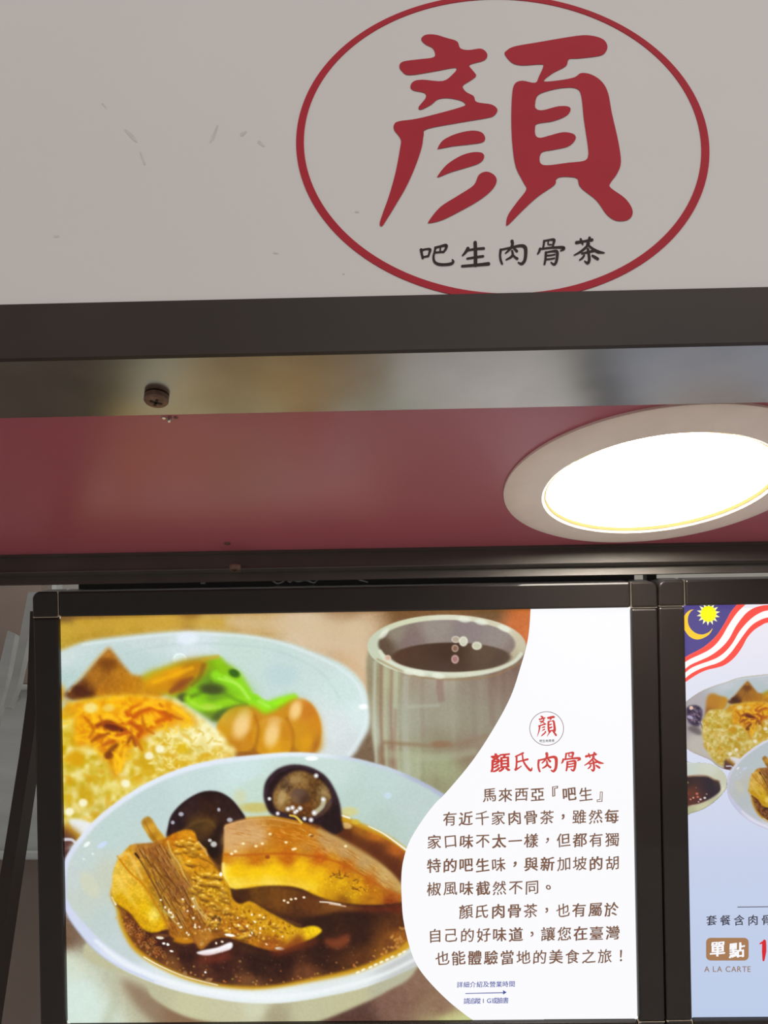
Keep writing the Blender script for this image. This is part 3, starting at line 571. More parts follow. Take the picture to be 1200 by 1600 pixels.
    for _ in range(170):
        t = rr.rand(); x = 355+t*255; base = np.interp(x, [350, 405, 455, 505, 563, 613], [1296, 1284, 1288, 1306, 1338, 1372]); y = base+rr.rand()*34*(1-.35*t)
        c.stroke([(x, y), (x+5+rr.rand()*6, y+1+t*5)], 1.2, 1.2, (226, 190, 130) if rr.rand() < .6 else (160, 92, 24), .38, 1.3, k=1)
    for (x, y) in [(362, 1334), (368, 1330), (400, 1322), (410, 1318), (458, 1327), (461, 1326), (422, 1303), (485, 1305), (380, 1318), (540, 1322), (447, 1316)]: c.blob(x, y, 2.6, 2, (248, 232, 190), edge=.8, alpha=.9)
    for pts in [[(520, 1364), (526, 1368), (534, 1366)], [(524, 1370), (536, 1372), (540, 1364)], [(516, 1370), (530, 1364)], [(552, 1376), (560, 1374), (558, 1380)], [(550, 1388), (556, 1390), (564, 1386), (571, 1392)], [(530, 1360), (532, 1374)], [(538, 1368), (545, 1370)], [(548, 1384), (562, 1392)]]:
        c.stroke(pts, 1.6, 1, (96, 50, 12), .85, 1.2)
    c.blob(418, 1339, 4, 3, (140, 66, 14), edge=.7, alpha=.8); c.blob(487, 1306, 3.4, 1.8, (120, 68, 20), edge=.7, alpha=.8)
    c.stroke([(453, 1274), (462, 1276), (471, 1285)], 3, 4, (216, 184, 84), 1, 1.4)
    c.scatter(70, [(500, 1365), (545, 1360), (600, 1395), (560, 1405), (520, 1395)], 12, lambda x, y, r: c.blob(x, y, 1.4, 1.2, (232, 196, 60) if r.rand() < .6 else (168, 112, 10), edge=.8, alpha=.45))
    c.stroke([(349, 1350), (350, 1366), (354, 1380)], 5, 5, (248, 228, 150), .7, 3)
    # bone and rib piece
    c.fill([(221, 1285), (229, 1276), (237, 1279), (247, 1295), (258, 1310), (252, 1320), (240, 1316), (230, 1303)], [(228, 1280, (170, 128, 56)), (235, 1295, (206, 160, 66)), (250, 1310, (204, 156, 50)), (240, 1308, (160, 112, 30))], 1.2, tex=[((7, 6, 5), 3, 66)])
    c.stroke([(226, 1284), (236, 1302), (246, 1315)], 2, 2, (146, 98, 34), .6, 2)
    rib = [(176, 1368), (180, 1352), (186, 1340), (198, 1326), (208, 1319), (240, 1316), (260, 1308), (276, 1300), (292, 1296), (304, 1300), (310, 1316), (322, 1326), (326, 1338), (342, 1360), (358, 1384), (364, 1404), (376, 1412), (391, 1408), (412, 1420), (435, 1433), (466, 1449), (482, 1447), (494, 1447), (503, 1454), (490, 1465),
           (463, 1476), (435, 1486), (410, 1482), (380, 1472), (352, 1464), (330, 1470), (314, 1484), (306, 1474), (285, 1472), (266, 1462), (262, 1452), (240, 1457), (222, 1450), (204, 1427), (186, 1414), (176, 1402)]
    c.fill(rib, [(182, 1360, (222, 186, 84)), (180, 1390, (226, 190, 80)), (200, 1335, (212, 160, 50)), (215, 1350, (216, 172, 70)), (195, 1370, (228, 190, 84)), (190, 1405, (206, 160, 14)), (215, 1395, (226, 186, 60)), (225, 1420, (222, 182, 20)), (240, 1430, (238, 216, 110)), (250, 1445, (216, 170, 14)), (225, 1440, (206, 158, 10)), (210, 1420, (210, 160, 8)),
                 (235, 1370, (196, 140, 30)), (220, 1330, (160, 108, 50)), (240, 1330, (150, 96, 50)), (255, 1345, (138, 86, 46)), (240, 1350, (146, 100, 40)), (265, 1360, (142, 92, 44)), (250, 1380, (150, 106, 44)), (270, 1400, (146, 94, 44)), (285, 1385, (150, 100, 60)), (255, 1410, (160, 120, 40)), (275, 1425, (156, 110, 44)), (290, 1420, (146, 94, 50)),
                 (270, 1310, (190, 118, 20)), (290, 1305, (206, 140, 30)), (300, 1325, (214, 148, 26)), (282, 1332, (206, 146, 30)), (295, 1345, (214, 150, 20)), (320, 1345, (196, 134, 34)), (275, 1345, (170, 130, 60)), (320, 1370, (202, 148, 26)), (335, 1380, (200, 148, 24)), (345, 1395, (196, 148, 30)), (320, 1400, (190, 138, 30)), (340, 1415, (196, 146, 40)), (300, 1400, (172, 126, 50)),
                 (300, 1440, (160, 104, 40)), (320, 1430, (166, 110, 44)), (340, 1440, (172, 112, 36)), (360, 1425, (180, 126, 30)), (380, 1420, (196, 146, 24)), (400, 1440, (190, 138, 24)), (380, 1450, (170, 104, 30)), (430, 1450, (200, 150, 24)), (460, 1458, (206, 160, 30)), (492, 1453, (230, 194, 30)), (425, 1475, (160, 92, 36)), (285, 1460, (168, 112, 40)), (315, 1468, (150, 92, 40)), (270, 1448, (150, 90, 36))], 1.2,
           tex=[((12, 10, 7), 3, 67), ((11, 9, 7), 6, 68), ((10, 9, 8), 2, 69)])
    # muscle fibres, folds
    rr = np.random.RandomState(17)
    for _ in range(260):
        x = 212+rr.rand()*110; y = 1325+rr.rand()*130
        if abs((x-235)-(y-1325)*.42-10) > 34: continue
        L = 6+rr.rand()*12; col = [(108, 62, 28), (186, 142, 84), (128, 80, 36), (206, 168, 104)][rr.randint(4)]
        c.stroke([(x, y), (x+L*.35+rr.randn(), y+L*.6), (x+L*.55, y+L)], 1.2, 1, col, .42, 1.3)
    for pts, w, col, al in [([(236, 1332), (252, 1352), (262, 1376), (280, 1402)], 9, (120, 74, 40), .5), ([(226, 1352), (240, 1380), (256, 1404), (270, 1432)], 8, (170, 126, 62), .5), ([(250, 1326), (266, 1350), (276, 1372)], 8, (164, 116, 72), .5),
                            ([(286, 1398), (300, 1424), (318, 1448)], 9, (116, 70, 34), .5), ([(330, 1404), (350, 1424), (372, 1436)], 10, (150, 98, 28), .5), ([(300, 1446), (330, 1456), (360, 1462)], 10, (120, 68, 30), .55),
                            ([(380, 1424), (410, 1442), (450, 1462)], 9, (214, 168, 40), .5), ([(370, 1446), (400, 1462), (440, 1474)], 8, (140, 84, 28), .5), ([(276, 1330), (288, 1352), (300, 1358)], 6, (226, 176, 60), .6),
                            ([(268, 1376), (290, 1394), (296, 1420)], 6, (110, 66, 36), .5), ([(340, 1372), (352, 1396), (356, 1412)], 6, (216, 172, 60), .5), ([(184, 1372), (196, 1394), (214, 1418)], 10, (234, 204, 110), .5)]:
        c.stroke(pts, w*.6, w*.5, col, al, 5, wm=w)
    lines = [([(184, 1338), (194, 1352), (206, 1366), (222, 1380), (236, 1400), (250, 1425), (262, 1446)], 3, (190, 120, 12), .8), ([(212, 1334), (224, 1352), (236, 1374), (248, 1396), (256, 1416), (268, 1440)], 2.4, (92, 56, 26), .8),
             ([(224, 1324), (232, 1344), (246, 1362), (262, 1380), (272, 1402), (288, 1422)], 1.8, (100, 60, 26), .6), ([(262, 1314), (268, 1332), (280, 1350), (288, 1368), (300, 1392), (310, 1416), (330, 1440)], 2.6, (214, 184, 112), .8),
             ([(258, 1368), (268, 1376), (276, 1390), (272, 1406)], 2, (84, 48, 26), .7), ([(288, 1372), (296, 1384), (302, 1398)], 2, (100, 62, 26), .7), ([(304, 1362), (316, 1372), (330, 1368)], 1.8, (122, 80, 14), .8), ([(300, 1356), (312, 1352), (320, 1358)], 1.6, (130, 84, 14), .7),
             ([(322, 1344), (334, 1352), (346, 1366)], 2, (120, 80, 26), .7), ([(310, 1316), (318, 1326), (324, 1336)], 4, (206, 172, 120), .8), ([(212, 1334), (217, 1340)], 4, (60, 34, 24), .9), ([(186, 1339), (200, 1334), (210, 1350), (222, 1372)], 5, (228, 196, 120), .6),
             ([(300, 1404), (312, 1424), (330, 1442), (338, 1446)], 3.2, (206, 186, 130), .8), ([(330, 1440), (336, 1432), (344, 1436), (340, 1446)], 4, (70, 58, 50), .8), ([(256, 1422), (268, 1434), (280, 1448)], 3, (196, 178, 120), .7), ([(262, 1384), (252, 1398), (256, 1412)], 2, (110, 74, 30), .7)]
    for pts, w, col, al in lines: c.stroke(pts, w, w*.7, col, al, 1.8)
    c.scatter(90, [(304, 1366), (340, 1362), (360, 1400), (350, 1425), (318, 1420), (300, 1390)], 18, lambda x, y, r: c.blob(x, y, 1.3+r.rand()*1.3, 1.2+r.rand(), (236, 200, 84) if r.rand() < .55 else (138, 92, 10), edge=.8, alpha=.6))
    # torn, knobbly surface of the rib: shaded lumps
    rr = np.random.RandomState(44)
    def lump(x, y, r):
        s = 3+r.rand()*4; a = r.rand()*180
        c.blob(x+1, y+s*.7, s*1.3, s*.5, (96, 56, 16), ang=a*.2, edge=1, alpha=.5); c.blob(x, y, s*1.1, s*.6, (222, 172, 62), ang=a*.2, edge=1, alpha=.5); c.blob(x-1, y-s*.3, s*.4, s*.25, (250, 222, 140), edge=1, alpha=.6)
    c.scatter(26, [(302, 1366), (338, 1362), (358, 1400), (348, 1425), (318, 1420), (300, 1390)], 45, lump)
    c.scatter(34, [(330, 1412), (370, 1412), (420, 1430), (470, 1455), (430, 1476), (370, 1464), (320, 1450)], 46, lump)
    c.scatter(16, [(272, 1306), (300, 1302), (322, 1336), (300, 1352), (278, 1346)], 47, lump)
    def ridge(x, y, r):
        L = 8+r.rand()*10
        c.stroke([(x, y), (x+L*.4, y+L*.7), (x+L*.55, y+L)], 2, 1.5, (92, 54, 26), .55, 1.8); c.stroke([(x+2.2, y), (x+2.2+L*.4, y+L*.7)], 1.6, 1, (198, 156, 96), .6, 1.5)
    c.scatter(46, [(214, 1326), (258, 1318), (284, 1380), (318, 1440), (280, 1440), (250, 1396)], 48, ridge)
    c.scatter(150, [(270, 1400), (330, 1430), (370, 1412), (420, 1430), (470, 1455), (430, 1478), (370, 1464), (300, 1460)], 19, lambda x, y, r: c.blob(x, y, 1.2+r.rand()*1.8, 1+r.rand()*1.2, (228, 180, 84) if r.rand() < .55 else (122, 70, 18), ang=r.rand()*180, edge=.8, alpha=.55))
    def glint(x, y, r): c.blob(x, y, 1.2+r.rand()*1.3, 1+r.rand()*.8, (250, 244, 226), ang=r.rand()*180, edge=.7, alpha=.9)
    c.scatter(24, [(280, 1395), (300, 1400), (316, 1440), (380, 1430), (400, 1460), (310, 1480), (272, 1440)], 20, glint)
    c.scatter(12, [(375, 1425), (400, 1425), (455, 1455), (420, 1478), (390, 1462)], 23, glint)
    c.scatter(8, [(246, 1400), (262, 1410), (284, 1448), (270, 1440)], 24, glint)
    for (x, y, rx, ry, a) in [(359, 1461, 8, 2.2, 8), (250, 1465, 6, 2.2, 5), (256, 1474, 2.5, 1.8, 0), (262, 1475, 2, 1.6, 0), (437, 1482, 7, 2.4, 5), (263, 1476, 2, 1.5, 0), (268, 1486, 3, 1.4, 10), (262, 1476, 2, 1.4, 0), (321, 1519, 1.8, 1.6, 0), (345, 1366, 2.4, 3.4, 0), (316, 1474, 3, 2.6, 0), (314, 1476, 2, 2, 0), (290, 1467, 4, 1.6, 0)]:
        c.blob(x, y, rx, ry, (250, 250, 246), ang=a, edge=.6)
    c.blob(252, 1462, 12, 3, (160, 110, 70), edge=1, alpha=.4)
    c.fill([(270, 1469), (284, 1464), (300, 1468), (296, 1474), (282, 1474)], (190, 128, 26), 1.6, .9); c.fill([(310, 1458), (322, 1450), (332, 1458), (326, 1474), (314, 1482), (307, 1474)], (176, 122, 50), 2, .8, tex=[((16, 14, 10), 3, 71)])
    c.fill([(466, 1460), (480, 1472), (494, 1464), (492, 1474), (470, 1482), (440, 1492), (420, 1490), (440, 1480)], (120, 56, 30), 4, .8)
    c.fill([(507, 1468), (525, 1466), (540, 1460), (547, 1461), (545, 1472), (530, 1482), (512, 1478)], (128, 68, 44), 3, .85)
    c.fill([(307, 1489), (316, 1485), (340, 1480), (361, 1472), (361.5, 1482), (342, 1489), (322, 1493)], (246, 244, 252), .9)
    c.fill([(312, 1494), (340, 1492), (360, 1485), (356, 1500), (330, 1504), (312, 1502)], (140, 64, 46), 5, .65)
    c.scatter(40, [(230, 1440), (300, 1480), (450, 1500), (600, 1440), (560, 1500), (350, 1530)], 25, lambda x, y, r: c.blob(x, y, 1.2, 1.1, (190, 150, 120), edge=.8, alpha=.25))
    for (x, y, rx, ry) in [(289, 1521, 3.5, 4), (326, 1531, 5, 3.5), (375, 1502, 2, 2), (303, 1510, 2, 1.6)]: c.blob(x, y, rx, ry, (166, 130, 88), edge=.8, alpha=.7)
    n = vnoise(c.w, c.h, 2.2, 91)+.6*vnoise(c.w, c.h, 1.3, 92)
    c.a += n[..., None]*2.2
    g = c.a.mean(-1, keepdims=True); c.a = g+(c.a-g)*1.10          # a vivid print
    c.a = (c.a-140)*1.07+139
    c.a[..., 2] -= 3; c.a[..., 1] += 1
    c.a = np.clip(c.a, 0, 255)
    # the whole print is a vivid, backlit one
    return c
# PAINT END

# ------------------------------------------------------------------ shared materials
M_WHITE = mat('white_sign_face', (.755, .728, .71), .5, var=.02, vscale=3, bump=.03, bscale=60)
M_RED = mat('red_vinyl', (.47, .022, .040), .55, var=.04, vscale=30, spec=.2)
M_BLACK = mat('dark_vinyl', (.030, .018, .018), .55, spec=.2)
M_DARK = mat('dark_anodised_metal', (.034, .023, .019), .5, 0, var=.15, vscale=14, bump=.05, bscale=300, spec=.3)
M_CHAN = mat('dull_dark_channel', (.085, .075, .066), .42, .3, var=.15, vscale=14, bump=.05, bscale=300)
M_GALV = mat('worn_grey_metal', (.44, .425, .39), .25, 1.0, var=.10, vscale=16, bump=.02, bscale=260, rvar=.02)
M_PINK = mat('glossy_crimson_board', (.43, .105, .14), .30, var=.03, vscale=6)
M_FRAME = mat('brown_black_frame', (.013, .0088, .0075), .46, .1, coat=.3, spec=.3, var=.15, vscale=20, bump=.04, bscale=400)
M_FRAME_EDGE = mat('bare_frame_edge', (.55, .46, .36), .3, .9)
M_TRIM = mat('cream_lamp_trim', (.95, .82, .73), .4, var=.03, vscale=40, bump=.06, bscale=300)
M_SCREW = mat('rusty_screw', (.20, .12, .09), .45, .7, var=.3, vscale=200)
M_SILVER = mat('bright_screw', (.7, .7, .68), .22, 1.0)
M_STEEL = mat('brushed_stainless', (.50, .53, .52), .5, .3, var=.12, vscale=5, stretch=(1, 1, 6))
M_WALL = mat('kitchen_wall', (.50, .50, .46), .6, var=.08, vscale=3)
M_FLOOR = mat('hall_floor', (.62, .58, .55), .5, var=.06, vscale=4)
M_BROWN = mat('brown_panel', (.20, .155, .13), .5, var=.15, vscale=4)
M_HOLDER = mat('lightbox_back', (.05, .05, .05), .6)

# ------------------------------------------------------------------ the setting
XL, XR = -1.3, 1.6
box('floor', (-5, -5, -1.62), (6, 3.2, -1.5), M_FLOOR)['kind'] = 'structure'
box('wall_back', (-1.6, 1.90, -1.5), (1.9, 1.98, 2.0), M_WALL)['kind'] = 'structure'
Z_SOF = H
box('ceiling', (XL, YS+.012, Z_SOF), (XR, YB, Z_SOF+.012), M_PINK)['kind'] = 'structure'
# kitchen ceiling behind the stall front, low and dark
box('trim_1', (XL, YB+.075, Z_SOF+.75), (XR, 1.90, Z_SOF+.77), M_BROWN)['kind'] = 'structure'

# front angle bar: dark upright flange + grey underside
z_b = on_y(600, 467, YS).z; z_l = Z_SOF-.004
angle = empty('angle_bar', (0, YS, z_l))
tag(angle, 'long front metal edge bar, dark upright face and grey underside, below the white sign', 'metal bar')
y_f0 = on_z(600, 641, z_l).y                        # inner edge of the underside
prism('face_flange', [(YS-.003, z_l), (YS, z_l), (YS, z_b), (YS-.003, z_b)], XL, XR, M_DARK, angle)['label'] = 'dark brown upright face'
prism('lip', [(YS-.0042, z_l-.0004), (YS-.003, z_l-.0004), (YS-.003, z_l+.0034), (YS-.0042, z_l+.0034)], XL, XR, M_DARK, angle)
prism('underside_flange', [(YS, z_l), (y_f0, z_l), (y_f0, z_l+.003), (YS, z_l+.003)], XL, XR, M_GALV, angle)['label'] = 'worn grey underside'
def bolt(px, py, z, parent, r, h, m=M_SCREW):
    p = on_z(px, py, z)
    b = lathe('bolt', [(r*.86, 0), (r, -h*.12), (r, -h*.78), (r*.9, -h), (r*.3, -h*1.06)], p, (0, 0, 1), m, parent, 32)
    for a in (.5, .5+math.pi/2):
        dx, dy = math.cos(a), math.sin(a); L, w = r*.5, r*.11; z0, z1 = p.z-h*1.12, p.z-h*.9
        c = [(p.x+dx*s*L-dy*t*w, p.y+dy*s*L+dx*t*w) for s, t in ((-1, -1), (1, -1), (1, 1), (-1, 1))]
        mesh('cross_recess', [(x, y, z0) for x, y in c]+[(x, y, z1) for x, y in c], [(0, 1, 2, 3), (4, 5, 6, 7), (0, 1, 5, 4), (1, 2, 6, 5), (2, 3, 7, 6), (3, 0, 4, 7)], M_BLACK, b)
    return b
bolt(245, 618, z_l, angle, .0080, .0052)['label'] = 'rusty brown pan-head bolt'
p = on_z(265, 652.5, Z_SOF-.0004)
sc = lathe('screw_tip', [(.0016, 0), (.0016, -.002), (.0009, -.0035)], p, (0, 0, 1), M_SILVER, angle, 12); sc['label'] = 'small bright screw tip'
for s in (-1, 1):
    q = p+Vector((s*.0042, .0006, 0))
    lathe('chipped_paint', [(.0016, 0), (.0012, -.0004)], q, (0, 0, 1), M_SILVER if s < 0 else M_SCREW, angle, 8)

# rear channel above the light boxes
yb0 = on_z(600, 858, Z_SOF).y
z_c = on_y(600, 883, yb0).z; yb1 = on_z(600, 905, z_c).y
chan = empty('rear_channel', (0, yb0, z_c))
tag(chan, 'dark metal channel along the back of the crimson soffit, above the menu light boxes', 'metal bar')
prism('front_face', [(yb0, z_c), (yb0+.0025, z_c), (yb0+.0025, Z_SOF), (yb0, Z_SOF)], XL, XR, M_CHAN, chan)
prism('top_lip', [(yb0-.003, Z_SOF-.0025), (yb0, Z_SOF-.0025), (yb0, Z_SOF), (yb0-.003, Z_SOF)], XL, XR, M_CHAN, chan)
yc2 = yb0+.0105; z_c2 = on_y(600, 904, yc2).z
prism('step', [(yb0-.0008, z_c-.0018), (yc2, z_c-.0018), (yc2, z_c), (yb0-.0008, z_c)], XL, XR, M_CHAN, chan, .0005)
prism('lower_face', [(yc2, z_c2), (yc2+.0022, z_c2), (yc2+.0022, z_c), (yc2, z_c)], XL, XR, M_CHAN, chan)
pbb = on_y(368, 884, yb0+.0042)
bolt(368, 884, z_c-.0018, chan, .0062, .0045)['label'] = 'rusty bolt with a round head'
p = on_z(355, 849, Z_SOF-.0004)
lathe('screw_tip', [(.0030, 0), (.0026, -.0012)], p, (0, 0, 1), M_SCREW, chan, 16)

# ------------------------------------------------------------------ the white sign with the red character
z_top = .80
sign = empty('sign_board', (0, YS+.006, z_b))
tag(sign, 'white shop sign with a big red character and dark caption inside a red ring', 'sign')
box('white_panel', (XL, YS, z_b+.0002), (XR, YS+.012, z_top), M_WHITE, sign)
def flat_on_y(name, loops_px, m, parent, depth=.0004, off=.0004):
    """vinyl cut to the outlines, lying on the sign's face."""
    loops = [[(lambda q: (q.x, q.z))(on_y(x, y, YS)) for x, y in lp] for lp in loops_px]
    v, f = fill2d(loops)
    return mesh(name, [(a, YS-off, b) for a, b in v], f, m, parent)
# ring: conic through the traced outer edge, an almost true circle on the sign
ptsr = [(468, 222), (1109.5, 233), (789, 465.5), (600, 34), (600, 422), (1073, 133.4), (1009.5, 66.7), (946, 28.6), (882.5, 3.2), (476, 159), (501.5, 108), (565, 48.5), (628.5, 20), (501.5, 343), (565, 404), (628.5, 437), (692, 457), (1075, 350), (1010, 407)]
A = []; c0 = on_y(789, 225, YS)
for x, y in ptsr:
    q = on_y(x, y, YS); X_, Z_ = (q.x-c0.x)*8, (q.z-c0.z)*8; A.append([X_*X_, X_*Z_, Z_*Z_, X_, Z_])
ka, kb, kc, kd, ke = np.linalg.lstsq(np.array(A), np.ones(len(A)), rcond=None)[0]
cx_, cz_ = np.linalg.solve([[2*ka, kb], [kb, 2*kc]], [-kd, -ke])
k0 = 1-(ka*cx_**2+kb*cx_*cz_+kc*cz_**2+kd*cx_+ke*cz_)
rcx, rcz = c0.x+cx_/8, c0.z+cz_/8
n = 160; v = []; f = []; rads = []
for i in range(n):
    a = 2*math.pi*i/n; ca, sa = math.cos(a), math.sin(a)
    R_out = math.sqrt(k0/(ka*ca*ca+kb*ca*sa+kc*sa*sa))/8; R_in = R_out-.0054; rads.append(R_out)
    for r, yy in ((R_in, YS), (R_in, YS-.0005), (R_out, YS-.0005), (R_out, YS)):
        v.append((rcx+r*ca, yy, max(rcz+r*sa, z_b+.0003)))
for i in range(n):
    j = (i+1) % n
    for k in range(3): f.append((4*i+k, 4*j+k, 4*j+k+1, 4*i+k+1))
mesh('red_ring', v, f, M_RED, sign)
# old wipe marks and specks on the white face
for pts, ws in [([(196, 203), (206, 213), (213, 221)], [3, 6, 3]), ([(219, 238), (226, 256)], [2, 3]), ([(160, 162), (166, 168)], [2.5, 2]), ([(328, 222), (333, 214), (340, 196)], [2, 5, 2]), ([(378, 210), (384, 206)], [6, 3]), ([(405, 222), (412, 228)], [5, 3]),
                ([(86, 369), (91, 369)], [4, 3]), ([(556, 331), (559, 331)], [3, 3]), ([(536, 428), (538, 428)], [2, 2]), ([(428, 395), (434, 396)], [2.5, 2])]:
    v, f = stroke_faces(pts, ws)
    mesh('smudge', [tuple(on_y(x, y, YS-.00015)) for x, y in v], f, mat('smudge_grey', (.66, .625, .61), .6, var=.06, vscale=200, spec=.2), sign)
def t1(p): return [(560+x/2.5, 30+y/2.5) for x, y in p]
YAN_A = [(245,80),(262,63),(300,62),(345,75),(385,88),(398,115),(430,122),(480,117),(503,138),(492,162),(435,180),(445,200),(460,222),(440,240),(408,262),(420,285),(450,302),(462,325),(520,335),(543,355),(530,378),(500,388),(400,405),(270,430),(255,455),(248,500),(225,570),(190,650),(150,720),(110,785),(92,810),(83,800),(95,760),(120,690),(145,600),(162,510),(165,470),(140,435),(140,412),(160,400),(230,390),(330,365),(400,345),(418,335),(400,320),(350,310),(310,315),(285,335),(245,355),(235,345),(262,310),(258,290),(215,280),(203,265),(215,245),(250,238),(330,243),(370,215),(383,197),(370,192),(300,205),(200,220),(170,205),(160,185),(175,167),(240,158),(288,152),(300,140),(290,115),(262,100)]
YAN_S = [[(310,505),(330,475),(380,450),(440,437),(480,443),(495,465),(485,482),(440,490),(370,498),(315,508)],
         [(310,613),(345,570),(400,535),(450,521),(485,525),(490,545),(470,565),(420,582),(360,600),(315,618)],
         [(275,790),(320,735),(390,690),(450,650),(470,610),(500,597),(530,610),(540,635),(520,670),(470,710),(400,750),(330,785),(280,798)]]
YAN_B = [(572,140),(578,125),(610,108),(700,92),(850,67),(910,66),(955,80),(972,105),(965,130),(940,145),(860,155),(822,158),(810,185),(760,212),(725,240),(740,245),(800,238),(845,228),(870,212),(910,218),(950,245),(975,290),(990,370),(1015,480),(1025,560),(1010,605),(985,640),(985,660),(1040,700),(1068,740),(1068,770),(1045,788),(1005,788),(970,765),(930,710),(880,670),(862,650),(855,625),(830,618),(790,618),(772,628),(765,650),(700,695),(640,750),(585,805),(577,800),(585,765),(620,715),(655,668),(645,640),(615,580),(602,500),(597,400),(600,300),(610,255),(640,242),(690,250),(705,225),(722,185),(710,178),(640,182),(600,172)]
YAN_H = [(690,335),(700,300),(740,282),(800,270),(850,272),(870,300),(880,390),(895,490),(897,535),(880,555),(820,562),(740,572),(712,565),(708,540),(720,520),(760,512),(820,498),(848,470),(840,450),(800,443),(750,455),(710,465),(692,455),(690,425),(700,410),(760,400),(810,380),(828,358),(820,343),(780,342),(720,357),(695,352)]
SM = lambda p: [tuple(q) for q in cr(p, True, 4)]
for loops in ([YAN_A], [YAN_S[0]], [YAN_S[1]], [YAN_S[2]], [YAN_B, YAN_H]):
    flat_on_y('red_character', [t1(SM(l)) for l in loops], M_RED, sign)
# calligraphic glyphs as brush strokes (crop coordinates of 320x60 px at 3.75x)
BRUSH = {
 '吧': [([(68,78),(71,100),(77,126)],[15,12,12]),([(74,80),(98,74),(120,76),(116,96),(110,116)],[10,9,13,11,9]),([(78,120),(95,118),(110,114)],[9,9,10]),
        ([(150,66),(180,58),(214,52),(212,72),(198,92)],[11,10,15,12,9]),([(152,94),(175,92),(198,90)],[9,9,10]),([(180,62),(180,76),(178,90)],[8,8,8]),
        ([(152,66),(145,95),(140,122),(146,148),(168,162),(205,165),(242,160),(256,148),(250,136)],[10,10,11,12,14,13,14,12,6])],
 '生': [([(342,70),(328,92),(310,112)],[16,13,7]),([(332,84),(380,74),(434,70)],[9,11,13]),([(384,36),(386,100),(386,168)],[17,17,18]),([(338,130),(385,122),(430,116)],[10,11,12]),([(308,174),(385,168),(462,160)],[12,13,17])],
 '肉': [([(534,78),(530,110),(534,140),(542,160)],[13,11,11,10]),([(534,78),(590,66),(650,54),(676,64),(680,100),(674,140),(656,160),(636,152)],[9,10,14,18,16,15,14,6]),
        ([(600,28),(602,48),(590,72),(562,98)],[16,14,11,7]),([(602,56),(614,72),(628,86)],[9,11,13]),([(600,84),(604,106),(592,122),(566,136)],[9,12,11,7]),([(604,108),(618,122),(630,130)],[9,11,13])],
 '骨': [([(788,26),(786,46),(782,64)],[11,10,9]),([(788,26),(820,20),(846,20),(842,44),(838,60)],[8,9,14,11,9]),([(812,30),(812,46),(830,48)],[7,7,7]),
        ([(764,72),(758,90),(750,102)],[12,11,7]),([(762,74),(830,66),(896,64),(902,74),(884,84)],[9,10,14,13,6]),
        ([(798,94),(796,130),(790,162)],[12,11,10]),([(798,94),(830,88),(862,88),(864,120),(858,150),(846,164),(828,152)],[8,9,15,14,13,12,6]),([(806,112),(830,110),(850,106)],[8,8,8]),([(804,134),(826,132),(848,128)],[8,8,8])],
 '茶': [([(978,36),(1024,28),(1068,20)],[16,11,15]),([(1002,16),(1008,32),(1014,46)],[11,10,8]),([(1054,8),(1048,28),(1038,44)],[13,11,7]),
        ([(1050,42),(1030,66),(1000,90),(964,110)],[12,12,11,6]),([(1046,50),(1072,72),(1104,90),(1140,96)],[9,12,16,6]),
        ([(1010,100),(1044,92),(1078,84)],[10,10,13]),([(1044,74),(1050,108),(1052,140),(1042,156),(1024,144)],[12,13,14,14,5]),([(1022,112),(1012,126),(996,138)],[10,10,7]),([(1070,112),(1086,122),(1102,132)],[9,14,13])],
 '氏': [([(60,12),(36,22),(16,30)],[12,10,9]),([(22,32),(22,60),(20,90),(14,100)],[12,11,12,12]),([(16,102),(34,92),(50,82)],[12,9,6]),([(24,60),(50,54),(86,46)],[10,10,13]),([(56,22),(62,56),(80,84),(104,106),(112,92)],[9,11,13,15,6])],
}
ORG = {'吧': (64, 165, 45), '生': (305, 468, 30), '肉': (525, 685, 25), '骨': (745, 908, 15), '茶': (962, 1142, 5)}
def cap_px(x, y): return 640+x/3.75, 370+y/3.75
for ch in '吧生肉骨茶':
    vs, fs = [], []
    for i, (pts, ws) in enumerate(BRUSH[ch]):
        v, f = stroke_faces(pts, [q*1.22 for q in ws]); b = len(vs)
        for x, y in v:
            q = on_y(*cap_px(x, y), YS); vs.append((q.x, YS-.0004-i*1e-5, q.z))
        fs += [tuple(b+k for k in t) for t in f]
    mesh('caption_character', vs, fs, M_BLACK, sign)

# ------------------------------------------------------------------ recessed downlight in the soffit
pc = on_z(1027, 754, Z_SOF)
e0 = on_z(851.5, 776, Z_SOF); R_i = (e0-pc).length
e1 = on_z(787, 776, Z_SOF); R_o = (Vector((e1.x-pc.x, e1.y-pc.y, 0))).length
print('downlight', pc, R_i, R_o)
lamp = empty('downlight', pc)
tag(lamp, 'round cream-rimmed downlight glowing warm white in the crimson soffit', 'ceiling light')
lathe('trim_ring', [(R_i*1.00, .004), (R_i*1.00, -.0044), (R_i*1.03, -.0062), (R_o*.90, -.0056), (R_o*.975, -.0040), (R_o, -.0022), (R_o, -.0002), (R_o*.99, .003)][::-1], pc, (0, 0, 1), M_TRIM, lamp, 128)
